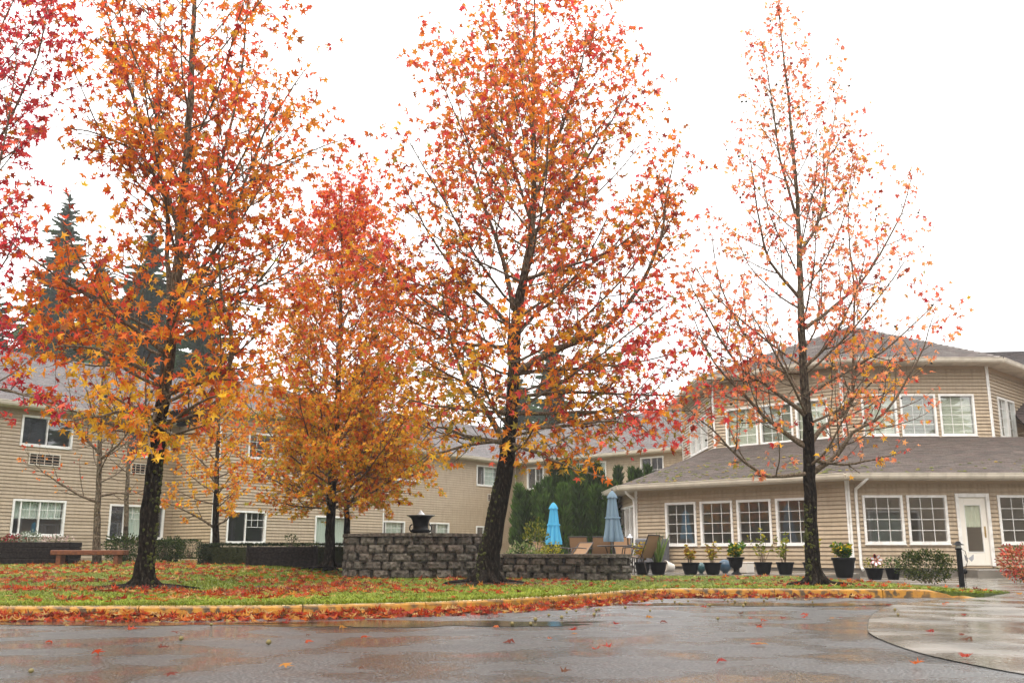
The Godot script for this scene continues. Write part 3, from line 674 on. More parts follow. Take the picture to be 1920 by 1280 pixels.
# ------------------------------------------------------------------ materials and shared shapes
func make_materials() -> void:
	var grey := func(x: float) -> Color: return Color(x, x, x)
	var fine := noise_tex(0.09, [], 512, 3, 11)
	var rocky := noise_tex(0.02, [], 512, 6, 12)
	var m: StandardMaterial3D
	for k in 3:
		m = mat("siding%d" % k, lin([1.0, 0.87, 0.94][k], [1.0, 0.86, 0.94][k], [1.0, 0.84, 0.95][k]), 0.5)
		tri_tex(m, 0.5, noise_tex(0.012, [[0.2, lin(0.32, 0.243, 0.156)], [0.5, lin(0.395, 0.304, 0.198)], [0.8, lin(0.435, 0.34, 0.228)]], 512, 5, 3), fine, 0.06)
		m.uv1_scale = Vector3(1.1, 0.22, 1.1)
	m = mat("wall_core", lin(0.4, 0.3, 0.2), 0.8)
	m = mat("inside", lin(0.62, 0.54, 0.42), 0.9)
	m = mat("white_trim", Color.WHITE, 0.45)
	tri_tex(m, 0.7, noise_tex(0.01, [[0.2, lin(0.66, 0.64, 0.6)], [0.6, lin(0.78, 0.77, 0.74)]], 256, 4, 4))
	m = mat("cream_trim", Color.WHITE, 0.5)
	tri_tex(m, 0.6, noise_tex(0.012, [[0.2, lin(0.46, 0.41, 0.33)], [0.6, lin(0.6, 0.54, 0.45)]], 256, 4, 5))
	m = mat("shingle", Color.WHITE, 0.75, {"vertex_color_use_as_albedo": true})
	tri_tex(m, 1.6, noise_tex(0.05, [[0.2, grey.call(0.6)], [0.8, Color.WHITE]], 256, 4, 6), fine, 0.25)
	mat("moss", Color.WHITE, 0.95, {"vertex_color_use_as_albedo": true})
	mat("glass", Color(0.92, 0.96, 0.95, 0.004), 0.0, {"transparency": BaseMaterial3D.TRANSPARENCY_ALPHA})
	mat("curtain", lin(0.55, 0.66, 0.58), 0.9, {"backlight_enabled": true, "backlight": Color(0.4, 0.4, 0.4)})
	mat("blind", lin(0.55, 0.6, 0.46), 0.6)
	mat("screen", lin(0.022, 0.025, 0.03), 0.7, {"metallic_specular": 0.2})
	mat("vent_metal", lin(0.34, 0.24, 0.17), 0.6)
	mat("dark_gap", lin(0.012, 0.011, 0.01), 0.9, {"metallic_specular": 0.1})
	mat("door_white", lin(0.78, 0.74, 0.66), 0.35)
	mat("brass", lin(0.55, 0.38, 0.14), 0.3, {"metallic": 0.9})
	# ground
	m = mat("asphalt", Color.WHITE, 1.0, {"metallic_specular": 0.5})
	tri_tex(m, 0.11, noise_tex(0.16, [[0.25, lin(0.018, 0.018, 0.018)], [0.5, lin(0.046, 0.046, 0.045)], [0.68, lin(0.078, 0.078, 0.076)], [0.8, lin(0.18, 0.178, 0.172)]], 2048, 3, 21), noise_tex(0.16, [], 2048, 3, 22), 0.6, noise_tex(0.0035, [[0.22, grey.call(0.03)], [0.4, grey.call(0.14)], [0.58, grey.call(0.34)], [0.85, grey.call(0.48)]], 2048, 7, 23))
	mat("puddle", lin(0.03, 0.026, 0.022), 0.13)
	m = mat("concrete", Color.WHITE, 1.0)
	tri_tex(m, 0.13, noise_tex(0.005, [[0.2, lin(0.085, 0.075, 0.062)], [0.5, lin(0.145, 0.13, 0.108)], [0.8, lin(0.2, 0.18, 0.155)]], 1024, 8, 24), noise_tex(0.12, [], 1024, 3, 25), 0.3, noise_tex(0.006, [[0.25, grey.call(0.07)], [0.5, grey.call(0.22)], [0.8, grey.call(0.4)]], 1024, 6, 26))
	m = mat("lawn", Color.WHITE, 0.9)
	tri_tex(m, 0.25, noise_tex(0.02, [[0.2, lin(0.035, 0.046, 0.005)], [0.5, lin(0.062, 0.092, 0.006)], [0.8, lin(0.095, 0.125, 0.009)]], 1024, 6, 27), noise_tex(0.1, [], 1024, 3, 28), 2.0)
	m = mat("soil", Color.WHITE, 0.9, {"metallic_specular": 0.2})
	tri_tex(m, 0.8, noise_tex(0.03, [[0.2, lin(0.012, 0.009, 0.006)], [0.7, lin(0.05, 0.035, 0.025)]], 512, 5, 29), rocky, 3.0)
	m = mat("kerb_paint", Color.WHITE, 0.45)
	tri_tex(m, 0.75, noise_tex(0.006, [[0.28, lin(0.035, 0.026, 0.014)], [0.38, lin(0.13, 0.07, 0.01)], [0.46, lin(0.36, 0.155, 0.008)], [0.8, lin(0.46, 0.22, 0.012)]], 1024, 6, 30), noise_tex(0.1, [], 512, 3, 31), 0.4)
	m = mat("kerb_top", Color.WHITE, 0.5)
	tri_tex(m, 0.7, noise_tex(0.012, [[0.25, lin(0.08, 0.06, 0.035)], [0.42, lin(0.3, 0.19, 0.05)], [0.55, lin(0.4, 0.26, 0.08)], [0.8, lin(0.38, 0.31, 0.2)]], 512, 6, 32), fine, 0.3)
	m = mat("joint", lin(0.05, 0.046, 0.03), 0.9)
	m = mat("grass", Color.WHITE, 0.6, {"vertex_color_use_as_albedo": true, "backlight_enabled": true, "backlight": Color(0.6, 0.6, 0.6)})
	# stone
	for k in 5:
		m = mat("stone%d" % k, Color.WHITE, 0.85, {"metallic_specular": 0.3})
		var s: float = [1.4, 1.52, 1.66, 1.28, 1.58][k]
		var w: float = [0.0, 0.01, 0.0, 0.006, 0.016][k]
		tri_tex(m, 0.9 + 0.07 * k, noise_tex(0.03, [[0.2, lin(0.03 * s, 0.026 * s, 0.021 * s)], [0.5, lin((0.072 + w * 0.5) * s, 0.063 * s, 0.051 * s)], [0.8, lin((0.135 + w * 0.5) * s, 0.12 * s, 0.1 * s)]], 256, 6, 40 + k), rocky, 2.5)
	# trees
	m = mat("bark_trunk", Color.WHITE, 0.85, {"metallic_specular": 0.18})
	tri_tex(m, 1.6, noise_tex(0.018, [[0.22, lin(0.005, 0.004, 0.003)], [0.5, lin(0.016, 0.012, 0.009)], [0.72, lin(0.032, 0.025, 0.018)], [0.86, lin(0.09, 0.085, 0.065)]], 512, 6, 50), noise_tex(0.03, [], 512, 5, 51), 3.0)
	m.uv1_scale = Vector3(2.4, 0.7, 2.4)
	m = mat("bark_middle", Color.WHITE, 0.85, {"metallic_specular": 0.2})
	tri_tex(m, 1.6, noise_tex(0.019, [[0.22, lin(0.016, 0.012, 0.009)], [0.5, lin(0.055, 0.042, 0.029)], [0.72, lin(0.1, 0.08, 0.056)], [0.86, lin(0.19, 0.165, 0.12)]], 512, 6, 54), fine, 1.6)
	m.uv1_scale = Vector3(2.4, 0.75, 2.4)
	m = mat("bark_upper", Color.WHITE, 0.85, {"metallic_specular": 0.25})
	tri_tex(m, 1.6, noise_tex(0.02, [[0.22, lin(0.045, 0.034, 0.022)], [0.5, lin(0.12, 0.092, 0.06)], [0.8, lin(0.24, 0.2, 0.14)]], 512, 6, 53), fine, 1.2)
	m.uv1_scale = Vector3(2.4, 0.8, 2.4)
	m = mat("bark_limb", Color.WHITE, 0.85, {"metallic_specular": 0.25})
	tri_tex(m, 3.0, noise_tex(0.03, [[0.2, lin(0.06, 0.044, 0.03)], [0.55, lin(0.15, 0.112, 0.075)], [0.8, lin(0.26, 0.21, 0.15)]], 256, 5, 52), fine, 0.8)
	mat("leaf", Color.WHITE, 0.45, {"metallic_specular": 0.35, "vertex_color_use_as_albedo": true, "backlight_enabled": true, "backlight": Color(1, 1, 1)})
	mat("needle", Color.WHITE, 0.8, {"metallic_specular": 0.08, "vertex_color_use_as_albedo": true, "backlight_enabled": true, "backlight": Color(0.5, 0.5, 0.5)})
	mat("foliage", Color.WHITE, 0.55, {"metallic_specular": 0.28, "vertex_color_use_as_albedo": true, "backlight_enabled": true, "backlight": Color(0.7, 0.7, 0.7)})
	mat("tinted", Color.WHITE, 0.5, {"vertex_color_use_as_albedo": true})
	# objects
	mat("black_plastic", lin(0.008, 0.008, 0.009), 0.5, {"metallic_specular": 0.25})
	m = mat("iron", lin(0.008, 0.009, 0.009), 0.4, {"metallic_specular": 0.3})
	mat("bench_wood", Color.WHITE, 0.55)
	tri_tex(M.bench_wood, 2.0, noise_tex(0.02, [[0.2, lin(0.11, 0.03, 0.008)], [0.8, lin(0.2, 0.06, 0.014)]], 256, 5, 60))
	mat("dark_wood", Color.WHITE, 0.7, {"metallic_specular": 0.2})
	tri_tex(M.dark_wood, 2.0, noise_tex(0.02, [[0.2, lin(0.01, 0.008, 0.008)], [0.8, lin(0.032, 0.025, 0.022)]], 256, 5, 61), fine, 0.6)
	mat("blue_cloth", lin(0.09, 0.42, 0.62), 0.85, {"backlight_enabled": true, "backlight": lin(0.1, 0.4, 0.6)})
	mat("slate_cloth", lin(0.15, 0.225, 0.29), 0.85, {"backlight_enabled": true, "backlight": lin(0.1, 0.16, 0.2)})
	mat("sling", Color.WHITE, 0.8)
	tri_tex(M.sling, 6.0, noise_tex(0.2, [[0.3, lin(0.2, 0.115, 0.055)], [0.7, lin(0.28, 0.165, 0.085)]], 256, 2, 62))
	mat("chair_metal", lin(0.03, 0.022, 0.018), 0.4)
	mat("cover_grey", lin(0.12, 0.12, 0.13), 0.8)
	mat("ceramic_white", lin(0.62, 0.58, 0.52), 0.3)
	mat("ceramic_blue", lin(0.025, 0.06, 0.1), 0.35)
	mat("ceramic_teal", lin(0.02, 0.07, 0.075), 0.3)
	mat("water", lin(0.75, 0.8, 0.82), 0.08)
	mat("urn_top", lin(0.16, 0.17, 0.15), 0.12)
	mat("red_edge", lin(0.5, 0.02, 0.03), 0.5)
	mat("white_petal", lin(0.8, 0.8, 0.82), 0.5)
	mat("steel", lin(0.5, 0.5, 0.52), 0.3, {"metallic": 0.8})
	mat("lamp_glass", lin(0.5, 0.5, 0.48), 0.2)
	mat("hedge_core", lin(0.045, 0.05, 0.022), 0.9, {"metallic_specular": 0.15})
	mat("seed", lin(0.16, 0.125, 0.04), 0.7)

func leaf_shape(curl: float, fold: float, col := Color.WHITE, stalk := true) -> ArrayMesh:
	# five-lobed star leaf; the stalk's end is at the origin, the blade lies along +y, about 1 across
	var b := MB.new()
	b.col = col
	var ang := [180.0, 152.0, 122.0, 94.0, 62.0, 32.0, 0.0, -32.0, -62.0, -94.0, -122.0, -152.0]
	var rad := [0.1, 0.2, 0.43, 0.19, 0.54, 0.2, 0.6, 0.2, 0.54, 0.19, 0.43, 0.2]
	var pts := []
	for i in 12:
		var a := deg_to_rad(ang[i])
		var x: float = sin(a) * rad[i]
		var y: float = cos(a) * rad[i]
		var z: float = -curl * rad[i] * rad[i] * 1.6 + fold * absf(x) + curl * 0.25 * sin(i * 2.4)
		pts.append(Vector3(x, y + 0.5, z))
	var all := [Vector3(0, 0.5, 0)] + pts
	var nr := []
	for i in 13: nr.append(Vector3.ZERO)
	for i in 12:
		var q := (i + 1) % 12
		var f: Vector3 = (pts[q] - all[0]).cross(pts[i] - all[0])
		nr[0] += f; nr[q + 1] += f; nr[i + 1] += f
	for i in 13:
		b.v.append(all[i]); b.n.append(nr[i].normalized()); b.c.append(col)
	for i in 12: b.ix.append_array(PackedInt32Array([0, i + 1, (i + 1) % 12 + 1]))
	if stalk:
		b.col = Color(0.3, 0.13, 0.05) * col if col != Color.WHITE else Color(0.6, 0.5, 0.4)
		b.tri(Vector3(-0.012, 0, 0), Vector3(0.012, 0, 0), Vector3(0, 0.45, 0.0))
	return b.mesh()

func make_shapes() -> void:
	leaf_mesh = leaf_shape(0.25, 0.18)
	leaf_set = [leaf_mesh, leaf_shape(0.7, -0.1), leaf_shape(-0.3, 0.5), leaf_shape(0.45, 0.75), leaf_shape(1.1, 0.3)]
	litter_set = [leaf_shape(0.6, -0.2), leaf_shape(-0.3, 0.45), leaf_shape(1.1, -0.5), leaf_shape(0.1, 0.1)]
	var pal := [Color(0.76, 0.18, 0.022), Color(0.8, 0.29, 0.028), Color(0.8, 0.42, 0.03), Color(0.64, 0.075, 0.024), Color(0.5, 0.03, 0.03), Color(0.32, 0.04, 0.02), Color(0.38, 0.13, 0.03), Color(0.34, 0.27, 0.04)]
	for p in pal: leaf_variants.append([p, leaf_shape(0.25, 0.18, p)])
	fallen_palette = [Color(0.42, 0.05, 0.012), Color(0.46, 0.1, 0.016), Color(0.48, 0.2, 0.03), Color(0.28, 0.022, 0.012), Color(0.16, 0.028, 0.013), Color(0.52, 0.33, 0.12), Color(0.13, 0.05, 0.02), Color(0.4, 0.06, 0.013), Color(0.34, 0.035, 0.013)]
	for p in fallen_palette:
		fallen_variants.append([leaf_shape(0.5, -0.15, p), leaf_shape(-0.35, 0.2, p), leaf_shape(0.15, 0.05, p)])
	var b := MB.new()   # one clapboard, a metre long, thicker at its lower edge
	var e := COURSE
	b.quad(Vector3(0, 0, 0.038), Vector3(1, 0, 0.038), Vector3(1, e - 0.02, 0.005), Vector3(0, e - 0.02, 0.005))
	b.quad(Vector3(0, 0, 0.001), Vector3(1, 0, 0.001), Vector3(1, 0, 0.038), Vector3(0, 0, 0.038))
	b.quad(Vector3(0, e - 0.02, 0.005), Vector3(1, e - 0.02, 0.005), Vector3(1, e - 0.02, 0.001), Vector3(0, e - 0.02, 0.001))
	b.quad(Vector3(0, 0, 0.001), Vector3(0, 0, 0.038), Vector3(0, e - 0.02, 0.005), Vector3(0, e - 0.02, 0.001))
	b.quad(Vector3(1, 0, 0.038), Vector3(1, 0, 0.001), Vector3(1, e - 0.02, 0.001), Vector3(1, e - 0.02, 0.005))
	board = b.mesh()
	b = MB.new()
	var prof := []
	for i in 6: prof.append(Vector2(cos(-PI / 2 + PI * i / 5.0) * (1.0 + 0.12 * (i % 2)), sin(-PI / 2 + PI * i / 5.0)))
	b.lathe(prof, 9, Vector3.ZERO, func(a: float, _f: float) -> float: return 1.0 + 0.14 * sin(a * 4.5))
	ball_mesh = b.mesh()

# ------------------------------------------------------------------ buildings
func wall_frame(a: Vector2, b: Vector2) -> Transform3D:
	var e := Vector3(b.x - a.x, 0, b.y - a.y).normalized()
	return Transform3D(Basis(e, Vector3.UP, e.cross(Vector3.UP)), Vector3(a.x, 0, a.y))

# a wall from a to b (left to right seen from outside) with openings [s0, s1, y0, y1]; its boards are parts of it
func clad_wall(bld: Node3D, a: Vector2, b: Vector2, y0: float, y1: float, open: Array, single := true, trims := [true, true]) -> Transform3D:
	var t := wall_frame(a, b)
	var len := a.distance_to(b)
	var core := MB.new()
	var xs := [0.0, len]
	var ys := [y0, y1]
	for o in open:
		xs.append(o[0]); xs.append(o[1]); ys.append(o[2]); ys.append(o[3])
	xs.sort(); ys.sort()
	for i in xs.size() - 1:
		for j in ys.size() - 1:
			if xs[i + 1] - xs[i] < 0.001 or ys[j + 1] - ys[j] < 0.001: continue
			var mid := Vector2((xs[i] + xs[i + 1]) / 2.0, (ys[j] + ys[j + 1]) / 2.0)
			var hole := false
			for o in open:
				if mid.x > o[0] and mid.x < o[1] and mid.y > o[2] and mid.y < o[3]: hole = true
			if not hole: core.box(Vector3(xs[i], ys[j], -0.14), Vector3(xs[i + 1], ys[j + 1], 0.0))
	var w := part("wall", core.mesh(), M.wall_core, bld, t)
	var joined := MB.new()
	var rows := int((y1 - y0) / COURSE)
	for r in rows:
		var y := y0 + r * COURSE
		var cuts := []
		for o in open:
			if minf(y + COURSE, o[3]) - maxf(y, o[2]) > COURSE * 0.5: cuts.append([o[0], o[1]])
		cuts.sort_custom(func(p, q): return p[0] < q[0])
		var s := 0.0
		for q in cuts + [[len, len]]:
			if q[0] - s > 0.02:
				var s1 := s
				while single and q[0] - s1 > 3.4:   # long runs are pieced together from several boards
					var step := R(1.7, 3.3)
					part("siding_board", board, M["siding%d" % (rng.randi() % 3)], w, Transform3D(Basis(Vector3(step - 0.002, 0, 0), Vector3.UP, Vector3.BACK), Vector3(s1, y, R(0.0, 0.0015))))
					s1 += step
				var bt := Transform3D(Basis(Vector3(q[0] - s1, 0, 0), Vector3.UP, Vector3.BACK), Vector3(s1, y, R(0.0, 0.0015)))
				if single: part("siding_board", board, M["siding%d" % (rng.randi() % 3)], w, bt)
				else:
					var arr := board.surface_get_arrays(0)
					var k := joined.v.size()
					for i in arr[Mesh.ARRAY_VERTEX].size():
						joined.v.append(bt * arr[Mesh.ARRAY_VERTEX][i]); joined.n.append(arr[Mesh.ARRAY_NORMAL][i]); joined.c.append(Color.WHITE)
					for i in arr[Mesh.ARRAY_INDEX]: joined.ix.append(k + i)
			s = maxf(s, q[1])
	if not single:
		part("siding", joined.mesh(), M.siding0, w).set_meta("kind", "stuff")
	for k in 2:
		if trims[k]:
			var tb := MB.new()
			tb.bevel_box(Vector3(-0.028, y0, -0.02), Vector3(0.028, y1, 0.048), 0.006)
			part("corner_trim", tb.mesh(), M.white_trim, w, Transform3D(Basis(), Vector3(0.026 if k == 0 else len - 0.026, 0, 0)))
	return t

func bars(rects: Array, z0: float, z1: float, bev := 0.006) -> ArrayMesh:   # rects: [x0, y0, x1, y1]
	var b := MB.new()
	for r in rects: b.bevel_box(Vector3(r[0], r[1], z0), Vector3(r[2], r[3], z1), bev)
	return b.mesh()
func pane_mesh(x0: float, y0: float, x1: float, y1: float, z: float) -> ArrayMesh:
	var b := MB.new()
	b.box(Vector3(x0, y0, z), Vector3(x1, y1, z + 0.004))
	b.box(Vector3(x0, y0, z + 0.012), Vector3(x1, y1, z + 0.016))   # double glazing
	return b.mesh()
func folds(x0: float, y0: float, x1: float, y1: float, z: float, period: float) -> ArrayMesh:
	var b := MB.new()
	var k := int((x1 - x0) / period * 6.0) + 2
	for i in k:
		var a := lerpf(x0, x1, float(i) / k)
		var d := lerpf(x0, x1, float(i + 1) / k)
		b.quad(Vector3(a, y0, z + 0.025 * sin(a / period * TAU)), Vector3(d, y0, z + 0.025 * sin(d / period * TAU)), Vector3(d, y1, z + 0.025 * sin(d / period * TAU)), Vector3(a, y1, z + 0.025 * sin(a / period * TAU)))
	return b.mesh()

# a window filling the opening s0..s1, y0..y1 of a wall.  sashes: list of [share of the width, columns, rows, rows of bars shown, what hangs behind]
func add_window(bld: Node3D, t: Transform3D, s0: float, s1: float, y0: float, y1: float, sashes: Array, called := "window") -> Node3D:
	var w := s1 - s0
	var h := y1 - y0
	var root := Node3D.new()
	root.name = called
	root.transform = t * Transform3D(Basis(), Vector3(s0, y0, 0))
	bld.add_child(root, true)
	var f := 0.055
	part("frame", bars([[-0.02, -0.02, f, h + 0.02], [w - f, -0.02, w + 0.02, h + 0.02], [f, h - f, w - f, h + 0.02], [f, -0.02, w - f, f]], -0.07, 0.055), M.white_trim, root)
	part("sill", bars([[-0.035, -0.05, w + 0.035, -0.018]], -0.02, 0.075), M.white_trim, root)
	var x := f
	var iw := w - 2 * f
	for k in sashes.size():
		var s: Array = sashes[k]
		var x1 := x + iw * float(s[0])
		var zz := -0.03 - 0.022 * (k % 2)
		if k > 0: part("mullion", bars([[x - 0.022, f, x + 0.022, h - f]], -0.06, 0.028), M.white_trim, root)
		part("pane", pane_mesh(x, f, x1, h - f, zz), M.glass, root)
		if s[1] > 0:
			var br := []
			var ph := (h - 2 * f) / float(s[2])
			for i in range(1, s[1]): br.append([lerpf(x, x1, float(i) / s[1]) - 0.009, h - f - ph * s[3], lerpf(x, x1, float(i) / s[1]) + 0.009, h - f])
			for j in range(1, s[3] + 1):
				if j < s[2]: br.append([x, h - f - ph * j - 0.009, x1, h - f - ph * j + 0.009])
			part("glazing_bars", bars(br, zz + 0.018, zz + 0.032, 0.003), M.white_trim, root)
		match s[4]:
			"curtain": part("curtain", folds(x, f, x1, h - f, zz - 0.12, 0.11), M.curtain, root)
			"half": part("curtain", folds(x, h * 0.47, x1, h - f, zz - 0.12, 0.11), M.curtain, root)
			"edge": part("curtain", folds(x, f, x + (x1 - x) * 0.3, h - f, zz - 0.12, 0.1), M.curtain, root)
			"screen": part("insect_screen", pane_mesh(x, f, x1, h - f, zz - 0.05), M.screen, root)
			"blind", "blind_open", "blind_low":
				var b := MB.new()
				var top := h - f
				var tilt: float = 0.55 if s[4] == "blind_open" else 1.15
				var ny := int((top - f) / 0.05)
				for i in ny:
					var yy := f + 0.025 + i * 0.05
					var bt := Transform3D(Basis(Vector3.RIGHT, tilt + R(-0.03, 0.03)), Vector3(0, yy, zz - 0.09))
					b.box(Vector3(x + 0.01, -0.0015, -0.025), Vector3(x1 - 0.01, 0.0015, 0.025), bt)
				part("blind", b.mesh(), M.blind, root)
		x = x1
	return root

func wall_vent(bld: Node3D, t: Transform3D, s0: float, y0: float, w: float, h: float) -> void:
	var root := Node3D.new()
	root.name = "wall_air_conditioner"
	root.transform = t * Transform3D(Basis(), Vector3(s0, y0, 0))
	bld.add_child(root, true)
	part("frame", bars([[0, 0, 0.04, h], [w - 0.04, 0, w, h], [0.04, h - 0.04, w - 0.04, h], [0.04, 0, w - 0.04, 0.04]], 0.0, 0.07), M.cream_trim, root)
	part("housing", bars([[0.04, 0.04, w - 0.04, h - 0.04]], 0.0, 0.042), M.dark_gap, root)
	var rows := 4
	for i in range(1, rows): part("louver", bars([[0.04, h * i / rows - 0.014, w - 0.04, h * i / rows + 0.014]], 0.042, 0.064, 0.004), M.vent_metal, root)
	for i in range(1, 4): part("divider", bars([[w * i / 4.0 - 0.012, 0.04, w * i / 4.0 + 0.012, h - 0.04]], 0.042, 0.06, 0.004), M.cream_trim, root)

# a roof face of lapped shingle tabs: eave a -> b (left to right seen from outside), top edge d (above a) -> e (above b)
func shingles(b: MB, a: Vector3, bb: Vector3, d: Vector3, e: Vector3, tint: Color) -> void:
	var nrm := (bb - a).cross(d - a)
	if nrm.length() < 1e-6: nrm = (bb - a).cross(e - a)
	nrm = nrm.normalized()
	var eave := (bb - a).normalized()
	var upv := nrm.cross(eave)
	var slope := maxf((d - a).dot(upv), (e - a).dot(upv))
	var rows := int(slope / 0.145) + 1
	for r in rows:
		var f0 := float(r) / rows
		var f1 := minf((r + 1.12) / rows, 1.0)
		var l0 := a.lerp(d, f0); var r0 := bb.lerp(e, f0)
		var l1 := a.lerp(d, f1); var r1 := bb.lerp(e, f1)
		var w := (r0 - l0).length()
		var k := maxi(1, int(w / 0.31))
		var off := 0.0
		if r % 2: off = 0.5
		var prev := 0.0
		for i in k + 1:
			var nx := minf((i + 1 - off) / k, 1.0) if i < k else 1.0
			if nx - prev < 0.001: continue
			var drop := upv * R(-0.006, 0.006)
			var lift := nrm * (0.016 + R(0, 0.005))
			var p0 := l0.lerp(r0, prev) + drop; var p1 := l0.lerp(r0, nx) + drop
			var q0 := l1.lerp(r1, prev); var q1 := l1.lerp(r1, nx)
			var s := R(0.72, 1.2)
			b.col = Color(tint.r * s * R(0.95, 1.08), tint.g * s, tint.b * s)
			b.quad(p0 + lift, p1 + lift, q1 + nrm * 0.004, q0 + nrm * 0.004)
			b.quad(p0 - nrm * 0.004, p1 - nrm * 0.004, p1 + lift, p0 + lift)
			prev = nx
	# the deck under the shingles
	b.col = Color(0.05, 0.04, 0.035)
	b.quad(a - nrm * 0.03, bb - nrm * 0.03, e - nrm * 0.03, d - nrm * 0.03)

func gutter(bld: Node3D, pts: Array, walls: Array, y: float) -> void:   # pts: outer eave polyline, walls: wall polyline (both left to right)
	for i in pts.size() - 1:
		var a: Vector2 = pts[i]
		var b: Vector2 = pts[i + 1]
		var t := wall_frame(a, b)
		var len := a.distance_to(b)
		var g := MB.new()
		var prof := [Vector2(0.0, -0.16), Vector2(0.07, -0.14), Vector2(0.1, -0.08), Vector2(0.105, -0.02), Vector2(0.12, -0.005), Vector2(0.12, 0.015), Vector2(0.095, 0.015), Vector2(0.08, -0.03), Vector2(0.0, -0.03)]
		for k in prof.size() - 1:
			g.quad(Vector3(0, y + prof[k].y, prof[k].x), Vector3(len, y + prof[k].y, prof[k].x), Vector3(len, y + prof[k + 1].y, prof[k + 1].x), Vector3(0, y + prof[k + 1].y, prof[k + 1].x))
		for x in [0.0, len]:
			for k in prof.size() - 2:
				g.tri(Vector3(x, y + prof[0].y, 0), Vector3(x, y + prof[k + 1].y, prof[k + 1].x), Vector3(x, y + prof[k + 2].y, prof[k + 2].x))
		part("gutter", g.mesh(), M.cream_trim, bld, t)
		var s := MB.new()
		var wa: Vector2 = walls[i]
		var wb: Vector2 = walls[i + 1]
		var sy := y - 0.165
		s.quad(Vector3(a.x, sy, a.y), Vector3(b.x, sy, b.y), Vector3(wb.x, sy, wb.y), Vector3(wa.x, sy, wa.y))
		s.quad(Vector3(a.x, sy, a.y), Vector3(b.x, sy, b.y), Vector3(b.x, y, b.y), Vector3(a.x, y, a.y))
		part("soffit", s.mesh(), M.cream_trim, bld)

func offset_line(pts: Array, d: float) -> Array:   # outwards, for walls given left to right
	var out := []
	var nrm := []
	for i in pts.size() - 1:
		var e: Vector2 = ((pts[i + 1] as Vector2) - pts[i]).normalized()
		nrm.append(Vector2(-e.y, e.x))
	for i in pts.size():
		var n0: Vector2 = nrm[maxi(i - 1, 0)]
		var n1: Vector2 = nrm[mini(i, nrm.size() - 1)]
		var m := (n0 + n1).normalized()
		out.append((pts[i] as Vector2) + m * d / maxf(m.dot(n0), 0.3))
	return out
func v3(p: Vector2, y: float) -> Vector3: return Vector3(p.x, y, p.y)

func downspout(bld: Node3D, pts: Array) -> void:
	var b := MB.new()
	var rad := []
	for p in pts: rad.append(0.045)
	b.tube(pts, rad, 8, true)
	part("downspout", b.mesh(), M.white_trim, bld)

func sheet(pts: Array) -> MB:   # closed flat polygon of Vector3, made to face up
	var b := MB.new()
	var p2 := PackedVector2Array()
	for p in pts: p2.append(Vector2(p.x, p.z))
	var ids := Geometry2D.triangulate_polygon(p2)
	for k in ids.size() / 3:
		var a: Vector3 = pts[ids[k * 3]]
		var c: Vector3 = pts[ids[k * 3 + 1]]
		var d: Vector3 = pts[ids[k * 3 + 2]]
		if (c - a).cross(d - a).y > 0: b.tri(a, c, d)
		else: b.tri(a, d, c)
	return b

